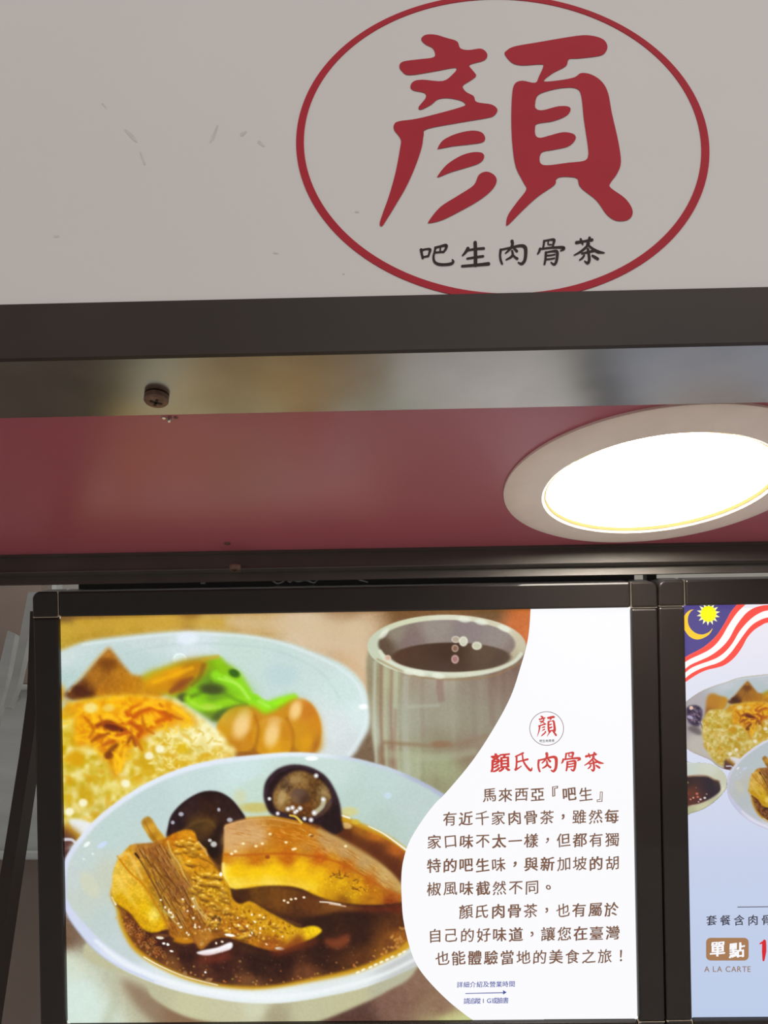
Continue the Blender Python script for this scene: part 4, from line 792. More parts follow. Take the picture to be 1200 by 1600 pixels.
# open the ring: drop its two end caps
rg = [o for o in lamp.children if o.name.startswith('trim_ring')][0]
bm = bmesh.new(); bm.from_mesh(rg.data)
bmesh.ops.delete(bm, geom=[fc for fc in bm.faces if len(fc.verts) > 6], context='FACES'); bm.to_mesh(rg.data); bm.free()
M_LENS = mat('lamp_diffuser', (.9, .9, .86), .5, emit=LAMP_COLOR[:3], strength=LAMP_STRENGTH)
M_LENSRIM = mat('emissive_rim', (.01, .008, .002), .9, spec=0, emit=(1.0, .76, .28), strength=1.0)  # lamplight on the rim's inner wall, put in as yellow emission
lathe('diffuser', [(R_i*.995, -.0010), (R_i*.992, -.0016)], pc, (0, 0, 1), M_LENS, lamp, 96)
lathe('emissive_rim', [(R_i*1.0, -.0016), (R_i*1.001, -.0046), (R_i*.990, -.0046), (R_i*.994, -.0016)][::-1], pc, (0, 0, 1), M_LENSRIM, lamp, 96)
rg = [o for o in lamp.children if o.name.startswith('emissive_rim')][0]
bm = bmesh.new(); bm.from_mesh(rg.data)
bmesh.ops.delete(bm, geom=[fc for fc in bm.faces if len(fc.verts) > 6], context='FACES'); bm.to_mesh(rg.data); bm.free()
# lamp housing above the soffit keeps light in
lathe('housing', [(R_i*1.02, .012), (R_i*.9, .05), (R_i*.5, .07)], pc, (0, 0, 1), M_STEEL, lamp, 48)

# ------------------------------------------------------------------ menu light boxes
W1 = uv_of(984, 948)[0]; V1 = uv_of(993.5, 1591.5)[1]
u, vt = uv_of(94.5, 963); u2, vt2 = uv_of(984, 948); print('display', W1, V1, vt, vt2, uv_of(1069.5, 945.5), uv_of(1076, 1590))
FB = 40*PXU                        # frame bar width
def lightbox(name, label, u0, v0, w, h, cg):
    """frame of four bars and four rounded corner caps around a glowing sheet; front of the sheet at w=0."""
    base = at(u0+w/2, v0+h+FB, -.01)
    root = empty(name, base); tag(root, label, 'menu light box')
    T = .006
    g = .0008
    pbox('frame_bar', u0+g, u0+w-g, v0-FB, v0, -.02, T, M_FRAME, root, .0022)
    pbox('frame_bar', u0+g, u0+w-g, v0+h, v0+h+FB, -.02, T, M_FRAME, root, .0022)
    pbox('frame_bar', u0-FB, u0, v0+g, v0+h-g, -.02, T, M_FRAME, root, .0022)
    pbox('frame_bar', u0+w, u0+w+FB, v0+g, v0+h-g, -.02, T, M_FRAME, root, .0022)
    for su, sv in ((-1, -1), (1, -1), (-1, 1), (1, 1)):
        cu = u0 if su < 0 else u0+w; cv = v0 if sv < 0 else v0+h
        r = .30*FB; out = []
        out.append((0, 0)); out.append((su*FB, 0))
        for k in range(9):
            a = math.pi/2*k/8
            out.append((su*(FB-r+r*math.cos(a)), sv*(FB-r+r*math.sin(a))))
        out.append((0, sv*FB))
        n = len(out)
        vs = [at(cu+a, cv+b, T+.0005) for a, b in out]+[at(cu+a, cv+b, -.0205) for a, b in out]
        o = mesh('corner_cap', vs, [tuple(range(n)), tuple(range(2*n-1, n-1, -1))]+[(i, (i+1) % n, n+(i+1) % n, n+i) for i in range(n)], M_FRAME, root)
        bevel(o, .0022, 4)
        # bare metal showing along the joint
        pbox('joint', cu+(su*FB if su < 0 else 0)+.0002, cu+(0 if su < 0 else su*FB)-.0002, cv-.0005, cv+.0005, 0, T-.0008, M_FRAME_EDGE, root)
        pbox('joint', cu-.0005, cu+.0005, cv+(sv*FB if sv < 0 else 0)+.0002, cv+(0 if sv < 0 else sv*FB)-.0002, 0, T-.0008, M_FRAME_EDGE, root)
    pbox('back_shell', u0-FB*.9, u0+w+FB*.9, v0-FB*.9, v0+h+FB*.9, -.028, -.0195, M_HOLDER, root)
    return root
def panel(u0, v0, w, h, m, root):
    return pbox('printed_sheet', u0-.0006, u0+w+.0006, v0-.0006, v0+h+.0006, -.003, 0, m, root)
boxA = lightbox('menu_light_box', 'glowing menu light box showing a large bowl of pork rib soup beside a text column', 0, 0, W1, V1, None)
uB, vB = uv_of(1069.5, 945.5); uB2, vB2 = uv_of(1076, 1589.5); uB = (uB+uB2)/2
boxB = lightbox('menu_light_box', 'glowing menu light box cut by the right edge, with striped flag corner and pale sheet', uB, vB, W1, vB2-vB, None)

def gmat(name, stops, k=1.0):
    """backlit white of a sheet; its uneven brightness is painted into emission tints along local height."""
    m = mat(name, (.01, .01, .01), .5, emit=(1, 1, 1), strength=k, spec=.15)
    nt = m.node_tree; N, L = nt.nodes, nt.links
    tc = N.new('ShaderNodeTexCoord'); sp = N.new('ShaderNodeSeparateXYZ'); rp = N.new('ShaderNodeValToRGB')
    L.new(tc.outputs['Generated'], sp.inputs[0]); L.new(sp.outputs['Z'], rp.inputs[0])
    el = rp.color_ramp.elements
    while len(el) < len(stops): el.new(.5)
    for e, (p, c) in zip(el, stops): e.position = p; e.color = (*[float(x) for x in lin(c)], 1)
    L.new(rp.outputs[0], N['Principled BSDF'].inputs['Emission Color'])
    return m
M_SHEETA = print_mat('backlit_white', (250, 250, 253))
M_SHEETB = gmat('backlit_lilac', [(0, (188, 204, 232)), (.35, (196, 206, 232)), (.7, (218, 222, 240)), (1, (240, 236, 244))])  # falloff of the sheet's light painted in: palest at the top, dimmer below
sheetA = panel(0, 0, W1, V1, M_SHEETA, boxA)
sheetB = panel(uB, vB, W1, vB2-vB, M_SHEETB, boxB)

# print made of colour samples: a fine grid of quads with a colour attribute
def vc_mat(name):
    m = bpy.data.materials.new(name); m.use_nodes = True; nt = m.node_tree
    b = nt.nodes['Principled BSDF']; a = nt.nodes.new('ShaderNodeAttribute'); a.attribute_name = 'ink'
    b.inputs['Base Color'].default_value = (.01, .01, .01, 1); b.inputs['Roughness'].default_value = .5; b.inputs['Specular IOR Level'].default_value = .15
    nt.links.new(a.outputs['Color'], b.inputs['Emission Color']); b.inputs['Emission Strength'].default_value = 1.0
    return m
M_INK = vc_mat('photographic_print')
def color_grid(name, us, vs, rgb, keep, parent, w=.0003):
    """us (nx), vs (ny): sheet coordinates of the samples; rgb ny x nx x 3; keep ny x nx."""
    ny, nx = keep.shape
    I = INV[parent.name]
    o0 = I @ at(0, 0, w); du = (I.to_3x3() @ PU); dv = (I.to_3x3() @ PV)
    U, V = np.meshgrid(us, vs)
    co = np.array(o0)[None, None]+U[..., None]*np.array(du)+V[..., None]*np.array(dv)
    idx = np.arange(ny*nx).reshape(ny, nx)
    q = keep[:-1, :-1] & keep[1:, :-1] & keep[:-1, 1:] & keep[1:, 1:]
    quads = np.stack([idx[:-1, :-1][q], idx[1:, :-1][q], idx[1:, 1:][q], idx[:-1, 1:][q]], 1)
    used = np.unique(quads); remap = -np.ones(ny*nx, int); remap[used] = np.arange(len(used)); quads = remap[quads]
    cv = co.reshape(-1, 3)[used]; col = lin(rgb.reshape(-1, 3)[used])
    me = bpy.data.meshes.new(name)
    me.vertices.add(len(cv)); me.vertices.foreach_set('co', cv.astype(np.float32).ravel())
    me.loops.add(quads.size); me.loops.foreach_set('vertex_index', quads.astype(np.int32).ravel())
    me.polygons.add(len(quads)); me.polygons.foreach_set('loop_start', np.arange(0, quads.size, 4, dtype=np.int32))
    me.update(); me.validate()
    at_ = me.color_attributes.new('ink', 'FLOAT_COLOR', 'POINT')
    at_.data.foreach_set('color', np.concatenate([col, np.ones((len(col), 1))], 1).astype(np.float32).ravel())
    me.materials.append(M_INK)
    o = bpy.data.objects.new(name, me); C.objects.link(o); o.parent = parent; INV[o.name] = I
    return o
food = paint_food()
# photo pixel -> sheet coordinates (bilinear over the traced corners)
u00, v00 = 0.0, 0.0
def px_uv(x, y): return uv_of(x, y)
# sample sheet grid regularly, look colours up in the painted photo by projecting back
def uv_px(u, v):
    q = CAM_M.transposed() @ at(u, v, 0)
    return 600+q.x/-q.z*FPX, 800-q.y/-q.z*FPX
def hom(us, vs):
    A0 = np.array(O); R = np.array(CAM_M.transposed())
    U, V = np.meshgrid(us, vs)
    P = A0[None, None]+U[..., None]*np.array(PU)+V[..., None]*np.array(PV)
    Q = P @ R.T
    return 600+Q[..., 0]/-Q[..., 2]*FPX, 800-Q[..., 1]/-Q[..., 2]*FPX
def sample(img, X, Y):
    x = np.clip(X-GX0, 0, img.shape[1]-1.001); y = np.clip(Y-GY0, 0, img.shape[0]-1.001)
    xi, yi = x.astype(int), y.astype(int); fx, fy = (x-xi)[..., None], (y-yi)[..., None]
    return (img[yi, xi]*(1-fx)+img[yi, xi+1]*fx)*(1-fy)+(img[yi+1, xi]*(1-fx)+img[yi+1, xi+1]*fx)*fy
SW = [(829, 940), (829, 950), (825, 997), (813, 1043), (797, 1090), (770, 1140), (737, 1190), (697, 1238), (680, 1255), (660, 1281), (640, 1314), (630, 1345), (627, 1372), (627.5, 1400), (630, 1435), (639, 1476), (651, 1507), (671, 1534), (702, 1565), (736, 1592), (760, 1610)]
us = np.arange(0, uv_of(834, 950)[0], PXU*1.0); us = us[us < W1]; vs_ = np.append(np.arange(0, V1, PXU*1.0), V1)
X, Y = hom(us, vs_)
swc = cr(SW, False, 6); lim = np.interp(Y, swc[:, 1], swc[:, 0])+2.5
color_grid('food_photograph', us, vs_, sample(food.a, X, Y), X < lim, sheetA, .0002)['label'] = 'printed photo: white bowl of rib soup, rice plate, tea cup'
# white field sweeping over the photograph
loop = [uv_of(x, y) for x, y in swc if y > 955 and y < 1592]
loop = [(uv_of(829, 951)[0], 0)]+loop+[(uv_of(739, 1594)[0], V1), (uv_of(850, 1594)[0], V1), (uv_of(850, 951)[0], 0)]
v, f = fill2d([loop])
mesh('white_field', [at(a, b, .0004) for a, b in v], f, M_SHEETA, sheetA)

# lettering on the sheets
def text_line(name, s, x0, y0, x1, y1, size, m, parent, offset=.012, w=.0006, sx=1.0, jitter=0.0, slant=0.0, weights=None):
    """glyph by glyph, centres from (x0, y0) to (x1, y1) in photo pixels, size in pixels."""
    ns = len(s); vs, fs = [], []; rnd = random.Random(len(s)*7+int(y0))
    for i, ch in enumerate(s):
        if ch == ' ': continue
        t = i/max(1, ns-1); cx, cy = x0+(x1-x0)*t, y0+(y1-y0)*t
        wgt = offset*(rnd.choice(weights) if weights else 1)
        gv, gf = glyph(ch, wgt)
        a0, a1 = gv.min(0), gv.max(0)
        cjk = ord(ch) > 0x2E80 and ch not in '，。『』！'
        if cjk: mid = (np.array([.5, .38]) if False else (a0+a1)/2); sc = size*1.0
        else: mid = np.array([(a0[0]+a1[0])/2, .36]); sc = size
        if ch in '，。': mid = (a0+a1)/2
        if ch == '『': mid = (a0+a1)/2+np.array([-.12, -.2])
        if ch == '』': mid = (a0+a1)/2+np.array([.12, .2])
        b = len(vs); ang = (rnd.random()-.5)*jitter; ca, sa = math.cos(ang), math.sin(ang)
        ph = rnd.random()*6
        for gx, gy in gv:
            dx, dy = (gx-mid[0])*sc*sx, -(gy-mid[1])*sc
            if jitter:
                # a brush-like hand: rising horizontals, slight wobble
                dy += -dx*.07+math.sin(dx*.45+ph)*jitter*3.0; dx += math.sin(dy*.5+ph)*jitter*3.0
            dx, dy = dx*ca-dy*sa-slant*dy, dx*sa+dy*ca
            u, vv = uv_of(cx+dx, cy+dy-dx*.012); vs.append(at(u, vv, w))
        fs += [tuple(b+k for k in t_) for t_ in gf]
    o = mesh(name, vs, fs, m, parent)
    return o
M_BRN = print_mat('brown_ink', (126, 92, 74)); M_REDI = print_mat('red_ink', (206, 66, 60)); M_BLUI = print_mat('blue_ink', (66, 78, 160)); M_DKI = print_mat('grey_ink', (62, 58, 70))
M_DKRING = print_mat('ring_ink', (120, 78, 78))
for (s, x0, y0, x1, y1) in [('馬來西亞『吧生』', 764.5, 1242, 940, 1240), ('有近千家肉骨茶，雖然每', 702.6, 1279, 955.6, 1275), ('家口味不太一樣，但都有獨', 678.7, 1315, 956, 1311.5),
                            ('特的吧生味，與新加坡的胡', 678, 1352, 956.5, 1348), ('椒風味截然不同。', 678, 1388.5, 856.6, 1386), ('顏氏肉骨茶，也有屬於', 728, 1424, 955, 1420.5),
                            ('自己的好味道，讓您在臺灣', 680, 1461.5, 957, 1457), ('也能體驗當地的美食之旅！', 691, 1496.6, 970, 1493)]:
    text_line('text_line', s, x0, y0, x1, y1, 23.2, M_BRN, sheetA, .013, jitter=.10, weights=(.8, 1, 1.5, 1.9), sx=.98)
text_line('text_line', '詳細介紹及營業時間', 718.5, 1538, 800, 1537, 9.9, M_BLUI, sheetA, .012)
text_line('text_line', '請追蹤IG或臉書', 729, 1563.5, 790, 1562.5, 9.9, M_BLUI, sheetA, .012)
ar = [(727, 1551.2), (786, 1549.8), (786, 1546.5), (791.5, 1550), (786, 1553.5), (786, 1551.2), (727, 1552.4)]
v, f = fill2d([[uv_of(*p) for p in ar]]); mesh('arrow', [at(a, b, .0006) for a, b in v], f, M_BLUI, sheetA)
# brush headline and small round logo, same hand as on the sign
def yan_small(cx, cy, w, h, m, name, parent, off=.0006, thin=0.0):
    x0, x1, y0, y1 = 83, 1070, 62, 810
    tr = lambda p: (cx+((p[0]-x0)/(x1-x0)-.5)*w, cy+((p[1]-y0)/(y1-y0)-.5)*h)
    vs, fs = [], []
    for loops in ([YAN_A], [YAN_S[0]], [YAN_S[1]], [YAN_S[2]], [YAN_B, YAN_H]):
        v, f = fill2d([[uv_of(*tr(q)) for q in cr(l, True, 2)] for l in loops]); b = len(vs)
        vs += [at(a, c, off) for a, c in v]; fs += [tuple(b+k for k in t) for t in f]
    return mesh(name, vs, fs, m, parent)
def brush_small(ch, cx, cy, size, m, name, parent, k=1.0, off=.0006):
    bx0, bx1, by0 = ORG.get(ch, (8, 118, 4)); span = max(bx1-bx0, 150 if ch in ORG else 112)
    mx = (bx0+bx1)/2; allp = [p for st in BRUSH[ch] for p in st[0]]; my = (min(p[1] for p in allp)+max(p[1] for p in allp))/2
    hh = max(p[1] for p in allp)-min(p[1] for p in allp)
    sx = size/span; sy = size/(hh*1.08) if ch in ORG else size/(hh*1.1)
    vs, fs = [], []
    for i, (pts, ws) in enumerate(BRUSH[ch]):
        v, f = stroke_faces([((x-mx)*sx, (y-my)*sy) for x, y in pts], [q*sx*k for q in ws]); b = len(vs)
        for x, y in v:
            u, w_ = uv_of(cx+x, cy+y-x*.015); vs.append(at(u, w_, off+i*2e-6))
        fs += [tuple(b+q for q in t) for t in f]
    return mesh(name, vs, fs, m, parent)
text_line('headline_character', '顏', 781.5, 1191, 781.5, 1191, 31, M_REDI, sheetA, .028, jitter=.06)
for ch, x, y in (('氏', 818, 1190), ('肉', 855, 1191), ('骨', 891.5, 1190), ('茶', 928, 1190)): brush_small(ch, x, y, 30, M_REDI, 'headline_character', sheetA, k=1.0 if ch == '氏' else 1.55)
yan_small(854.5, 1134.5, 31, 33, M_REDI, 'logo_character', sheetA)
cu_, cv_ = uv_of(854, 1138); rr_ = 26.6*PXU
vs = []; fs = []
for i in range(72):
    a = 2*math.pi*i/72
    for r in (rr_-.9*PXU, rr_): vs.append(at(cu_+r*math.cos(a), cv_+r*math.sin(a), .0006))
for i in range(72): j = (i+1) % 72; fs.append((2*i, 2*j, 2*j+1, 2*i+1))
mesh('logo_ring', vs, fs, M_DKRING, sheetA)
text_line('logo_caption', '吧生肉骨茶', 845, 1157.5, 864, 1157, 4.6, M_DKI, sheetA, .02)

# second sheet: flag corner, food picture, prices
M_NAVY = print_mat('navy_ink', (82, 72, 140)); M_FRED = print_mat('flag_red_ink', (255, 82, 72)); M_FWHITE = print_mat('flag_white_ink', (255, 252, 250)); M_YEL = print_mat('yellow_ink', (255, 252, 0))
M_GOLD = print_mat('gold_ink', (252, 206, 50)); M_PALE = print_mat('pale_ink', (250, 246, 190)); M_BADGE = print_mat('badge_ink', (166, 122, 84)); M_WHI = print_mat('white_ink', (250, 250, 255)); M_PRICE = print_mat('price_ink', (214, 34, 42)); M_TAN = print_mat('tan_ink', (150, 120, 104))
VB1 = vB2
def tB(p): return (1050+p[0]/8, 930+p[1]/8)
L = [ # five curves running from the left edge up to the top edge / right, crop coordinates
 [(140,790),(230,735),(330,685),(430,620),(530,530),(600,440),(650,360),(700,270),(740,200),(790,140),(830,100)],
 [(140,850),(230,795),(340,745),(450,690),(540,620),(620,520),(690,400),(760,290),(820,210),(880,150),(940,100)],
 [(140,940),(230,870),(340,820),(460,765),(560,700),(650,620),(720,530),(790,400),(860,300),(930,220),(1010,165),(1100,135),(1210,122),(1500,118),(1900,180)],
 [(140,990),(230,915),(340,865),(470,820),(580,770),(680,690),(760,590),(830,470),(900,380),(980,300),(1080,230),(1210,188),(1500,180),(1900,250)],
 [(140,1060),(230,985),(340,925),(450,885),(560,850),(650,800),(740,710),(820,600),(890,500),(970,400),(1060,330),(1210,275),(1500,262),(1900,330)],
 [(140,1105),(240,1035),(350,970),(450,930),(560,905),(650,875),(740,815),(820,730),(880,640),(940,530),(1020,440),(1110,380),(1210,340),(1500,325),(1900,400)]]
def cl(p):  # clip to the sheet
    u, v = uv_of(*p); return (min(max(u, uB), uB+W1), min(max(v, vB), VB1))
def band(a, b, m, name, w):
    A_, B_ = cr(a, False, 6), cr(b, False, 6); n = 90
    def res(P):
        s = np.r_[0, np.cumsum(np.hypot(*np.diff(P, axis=0).T))]; s /= s[-1]
        return np.stack([np.interp(np.linspace(0, 1, n), s, P[:, 0]), np.interp(np.linspace(0, 1, n), s, P[:, 1])], 1)
    loop = [cl(tB(p)) for p in list(A_)+list(B_[::-1])]
    out = [loop[0]]
    for q in loop[1:]:
        if math.hypot(q[0]-out[-1][0], q[1]-out[-1][1]) > 1e-6: out.append(q)
    v, f = fill2d([out]); return mesh(name, [at(x, y, w) for x, y in v], f, m, sheetB)
band([(140, 60), (830, 60)], L[0], M_NAVY, 'flag_canton', .0002)
band(L[0], L[1], M_FRED, 'flag_stripe', .0003)
band(L[1], L[2][:11]+[(1010,165),(1100,135),(1210,122),(1500,118),(1900,180),(1900,60),(940,60)], M_FWHITE, 'flag_stripe', .00025)
band(L[2], L[3], M_FRED, 'flag_stripe', .0003); band(L[3], L[4], M_FWHITE, 'flag_stripe', .00025); band(L[4], L[5], M_FRED, 'flag_stripe', .0003)
moon = [(268,176),(215,190),(165,235),(140,300),(142,400),(165,450),(210,510),(270,545),(330,552),(400,530),(460,490),(495,440),(503,412),(470,450),(430,475),(370,490),(300,475),(240,430),(205,370),(195,310),(205,250),(235,200)]
v, f = fill2d([[cl(tB(p)) for p in cr(moon, True, 4)]]); mesh('flag_crescent', [at(a, b, .0006) for a, b in v], f, M_GOLD, sheetB)
star = []
for i in range(28):
    a = math.pi*2*i/28+.05; r = 148 if i % 2 == 0 else 92; star.append((452+r*math.sin(a)*1.0, 232-r*math.cos(a)))
v, f = fill2d([[cl(tB(p)) for p in star]]); mesh('flag_star', [at(a, b, .0005) for a, b in v], f, M_PALE, sheetB)
v, f = fill2d([[cl(tB((452+98*math.sin(t), 232-98*math.cos(t)))) for t in np.linspace(0, 2*math.pi, 40)[:-1]]]); mesh('flag_star', [at(a, b, .0007) for a, b in v], f, M_YEL, sheetB)
# reduced food picture, same photograph cut out
K = .445
us = np.arange(uB, min(uB+W1, uv_of(1168+K*(834-170), 1200)[0]), PXU*.9); vs_ = np.arange(uv_of(1100, 1040)[1], uv_of(1100, 1340)[1], PXU*.9)
X, Y = hom(us, vs_); FX = 170+(X-1168)/K; FY = 1015+(Y-1065)/K
al = sample(food.alpha[..., None], FX, FY)[..., 0]
cut = (al > .25) & (FX > GX0+1) & (FX < np.interp(FY, swc[:, 1], swc[:, 0])+400) & (FX < GX1-2)
rgb = sample(food.a, FX, FY)
g_ = rgb.mean(-1, keepdims=True); rgb = np.clip((g_+(rgb-g_)*.86)*np.array([.93, .905, .935])-2, 0, 255)
a3 = np.clip((al-.25)/.6, 0, 1)[..., None]; rgb = rgb*a3+np.array([222, 218, 232])*(1-a3)
color_grid('food_photograph', us, vs_, rgb, cut, sheetB, .0002)['label'] = 'printed cut-out photo of the same dishes, smaller'
# dip dish
dish = Canvas(1060, 1150, 1170, 1290)
GD = (1060, 1170)
def dd(p): return [(1050+x/8, 1100+y/8) for x, y in p]
dish.fill(dd([(100,740),(250,730),(400,730),(520,755),(620,820),(680,900),(690,970),(680,1060),(600,1160),(500,1250),(380,1320),(260,1360),(100,1370)]), [(1075, 1196, (196, 204, 196)), (1110, 1196, (204, 208, 192)), (1130, 1215, (196, 198, 176)), (1128, 1235, (206, 206, 180)), (1100, 1262, (196, 196, 160)), (1075, 1268, (176, 176, 140)), (1118, 1252, (184, 182, 150))], .8, cover=True)
dish.stroke(dd([(100,745),(250,735),(400,735),(520,760),(620,825),(680,910),(685,980)]), 1.2, 1.2, (226, 230, 222), .8, 1)
dish.stroke(dd([(100,1275),(250,1265),(400,1225),(540,1140),(640,1050)]), 1.6, 1.2, (232, 230, 206), .9, 1)
dish.fill(dd([(100,930),(200,905),(320,900),(440,905),(520,945),(580,960),(605,1040),(590,1100),(500,1170),(380,1230),(260,1260),(100,1265)]), [(1075, 1220, (52, 34, 36)), (1110, 1225, (40, 32, 44)), (1078, 1240, (96, 50, 36)), (1085, 1250, (84, 44, 40)), (1115, 1240, (44, 32, 44)), (1120, 1222, (60, 44, 44))], 1.0, cover=True)
dish.stroke(dd([(180,905),(320,890),(440,900),(530,945),(590,965)]), 2, 2, (150, 96, 60), .6, 2)
for x, y, r0, col in [(190,980,2,(160,140,100)),(265,1170,1.6,(236,170,150)),(310,1120,2.2,(206,120,96)),(320,1160,2.0,(210,110,90)),(230,1190,1.4,(230,170,150)),(355,1190,1.8,(246,230,240)),(408,1172,2.0,(250,246,250)),(330,1220,1.2,(220,200,210)),(430,1125,1.6,(160,130,110)),(190,1110,3,(120,60,40)),(300,1045,1.4,(120,90,80))]:
    dish.blob(1050+x/8, 1100+y/8, r0, r0*.8, col, edge=.8, alpha=.9)
us = np.arange(uB, uv_of(1142, 1230)[0], PXU*.8); vs_ = np.arange(uv_of(1100, 1182)[1], uv_of(1100, 1280)[1], PXU*.8)
X, Y = hom(us, vs_)
GX0_, GY0_ = GX0, GY0; GX0, GY0 = GD
al = sample(dish.alpha[..., None], X, Y)[..., 0]; rgb = sample(dish.a, X, Y); GX0, GY0 = GX0_, GY0_
color_grid('sauce_photograph', us, vs_, rgb, al > .5, sheetB, .0004)['label'] = 'printed photo of a small dish of dark sauce'
text_line('text_line', '套餐含肉骨茶', 1111.5, 1437.5, 1219, 1437, 17, M_DKI, sheetB, .014, jitter=.10)
v, f = fill2d([[cl((1152, 1416.4)), cl((1400, 1414)), cl((1400, 1415.2)), cl((1152, 1417.6))]]); mesh('rule_line', [at(a, b, .0004) for a, b in v], f, M_DKI, sheetB)
x0, x1, y0, y1, r = 1103, 1169.5, 1465, 1500.5, 7; bd = []
for cx, cy, a0 in ((x1-r, y0+r, -90), (x1-r, y1-r, 0), (x0+r, y1-r, 90), (x0+r, y0+r, 180)):
    for k in range(7): a = math.radians(a0+90*k/6); bd.append((cx+r*math.cos(a), cy+r*math.sin(a)))
v, f = fill2d([[cl(p) for p in bd]]); mesh('price_badge', [at(a, b, .0004) for a, b in v], f, M_BADGE, sheetB)
text_line('badge_text', '單點', 1121, 1482.5, 1151, 1484, 25, M_WHI, sheetB, .03, jitter=.10)
def latin(name, s, x0, yb, x1, m, parent, size, off=.0, w=.0006):
    """latin text fitted between x0 and x1, baseline yb."""
    gx, vs, fs = 0.0, [], []
    for ch in s:
        if ch == ' ': gx += .34; continue
        gv, gf = glyph(ch, off); a0, a1 = gv.min(0), gv.max(0); b = len(vs)
        vs += [(gx+x-a0[0], y) for x, y in gv]; fs += [tuple(b+k for k in t) for t in gf]; gx += a1[0]-a0[0]+.10
    sc = (x1-x0)/(gx-.10); out = []
    for x, y in vs:
        u, v_ = uv_of(x0+x*sc, yb-y*size); out.append(at(u, v_, w))
    return mesh(name, out, fs, m, parent)
latin('text_line', 'A LA CARTE', 1100, 1518, 1172.5, M_TAN, sheetB, 12.5, .012)
PR = [([(1187, 1474), (1193, 1471), (1194, 1470)], [2, 4, 5]), ([(1193.5, 1472), (1193.5, 1486), (1192.5, 1500)], [6.5, 7, 3])]
vs, fs = [], []
for i, (pts, ws) in enumerate(PR):
    v, f = stroke_faces(pts, ws); b = len(vs); vs += [at(*uv_of(x, y), .0006+i*2e-6) for x, y in v]; fs += [tuple(b+k for k in t) for t in f]
mesh('price_figure', vs, fs, M_PRICE, sheetB)

# unseen counter added under the lamp to bounce light up to the soffit
cnt = empty('bounce_counter', (.15, .72, -1.5))
tag(cnt, 'pale unseen counter added under the menu light boxes to bounce light up', 'counter')
box('counter_top', (XL, .30, -.62), (XR, 1.10, -.58), mat('counter_top', (.72, .70, .66), .4, var=.05), cnt, .004)
box('counter_body', (XL+.02, .34, -1.5), (XR-.02, 1.08, -.62), M_BROWN, cnt)
# ------------------------------------------------------------------ rail and bits behind the boxes
rail = empty('hanging_rail', on_p(500, 912, -.035))
tag(rail, 'dark rail behind the top of the first light box, under the channel', 'rail')
ua, va = uv_of(103, 918); ub_, vb_ = uv_of(1006, 905)
pbox('rail_bar', ua, ub_, uv_of(600, 886)[1], uv_of(600, 935)[1], -.045, -.032, M_HOLDER, rail)
pbox('hook_tab', uv_of(302, 910)[0], uv_of(309, 910)[0], uv_of(305, 905)[1], uv_of(305, 917)[1], -.032, -.030, M_STEEL, rail)['label'] = 'pale hook tab'
pbox('hook_tab', uv_of(1026, 900)[0], uv_of(1042, 900)[0], uv_of(1035, 886)[1], uv_of(1035, 930)[1], -.045, -.032, M_HOLDER, rail)
wpts = [on_p(x, y, -.028) for x, y in [(426, 908), (433, 912), (441, 910), (447, 906), (453, 910), (458, 907), (466, 909), (478, 907), (490, 911), (496, 906)]]
wc = [Vector(p) for p in np.array(cr([tuple(p) for p in wpts], False, 5))]
tag(tube('wire_tie', wc, .0009, M_STEEL, None, 6), 'thin twisted grey wire tie lying on the rail above the soup light box', 'wire')
tag(tube('wire', [on_p(x, y, -.026) for x, y in [(555, 903), (563, 907), (575, 910)]], .0009, M_STEEL, None, 6), 'short loose wire end above the soup light box, right of the twisted tie', 'wire')

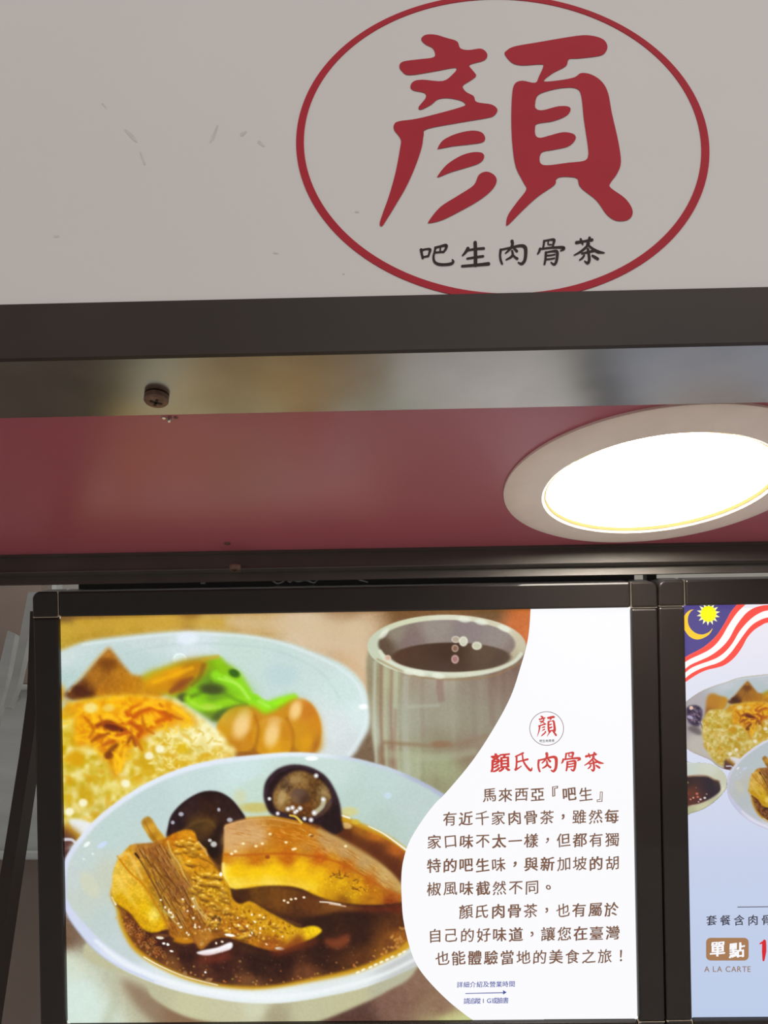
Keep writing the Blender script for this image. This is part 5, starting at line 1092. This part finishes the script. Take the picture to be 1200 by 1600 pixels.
# ------------------------------------------------------------------ kitchen seen left of the light boxes
def slab_y(name, pts, y, th, m, parent=None):
    q = [on_y(x, yy, y) for x, yy in pts]; n = len(q)
    v = [tuple(p) for p in q]+[(p.x, p.y+th, p.z) for p in q]
    return mesh(name, v, [tuple(range(n)), tuple(range(2*n-1, n-1, -1))]+[(i, (i+1) % n, n+(i+1) % n, n+i) for i in range(n)], m, parent)
hood = empty('steel_cabinet', on_y(10, 1335, 1.25))
tag(hood, 'grey stainless steel cabinet left of the light boxes, behind the slanting dark strut', 'cabinet')
bevel(slab_y('steel_panel', [(-1100, 1074), (47, 1074), (62, 1337), (-1100, 1337)], 1.25, .02, M_STEEL, hood), .003)
bevel(slab_y('folded_edge', [(-1100, 1068), (48, 1069), (48, 1078), (-1100, 1077)], 1.235, .03, M_STEEL, hood), .002)
pb = on_y(25, 1091, 1.25)
lathe('rivet', [(.006, 0), (.005, -.003), (.002, -.004)], pb, (0, 1, 0), M_STEEL, hood, 16)
low = empty('brown_counter', on_y(10, 1700, 1.2))
tag(low, 'brown counter front below the steel cabinet at the lower left edge', 'counter')
bevel(slab_y('counter_front', [(-1100, 1341), (160, 1337), (160, 2300), (-1100, 2300)], 1.22, .25, M_BROWN, low), .004)
bevel(slab_y('counter_lip', [(-1100, 1333), (160, 1329), (160, 1343), (-1100, 1347)], 1.205, .04, M_STEEL, low), .003)
tag(slab_y('slanted_strut', [(47, 955), (62, 955), (54, 1140), (22, 1350), (-22, 1640), (-50, 1640), (3, 1350), (30, 1180), (42, 1090)], 1.06, .03, M_DARK), 'black strut slanting down to the left beside the soup light box', 'strut')
tag(slab_y('steel_brace', [(44, 925), (60, 925), (28, 1068), (14, 1105), (5, 1105), (20, 1050)], 1.12, .015, M_STEEL), 'pale slanting steel brace nearest the upper left of the soup light box', 'brace')
tag(slab_y('steel_brace', [(12, 985), (24, 990), (8, 1075), (-20, 1180), (-36, 1170), (-6, 1060)], 1.14, .015, M_STEEL), 'second slanting steel brace at the left picture edge', 'brace')
tag(slab_y('dark_panel', [(-1100, 880), (66, 880), (58, 1068), (-1100, 1068)], 1.45, .05, M_BROWN), 'dim brown panel behind the slanting steel braces at the left edge', 'panel')
# vertical bright post further back
tag(slab_y('steel_post', [(72, 900), (88, 900), (88, 1500), (72, 1500)], 1.5, .03, M_STEEL), 'upright steel post glimpsed above the corner of the soup light box', 'post')
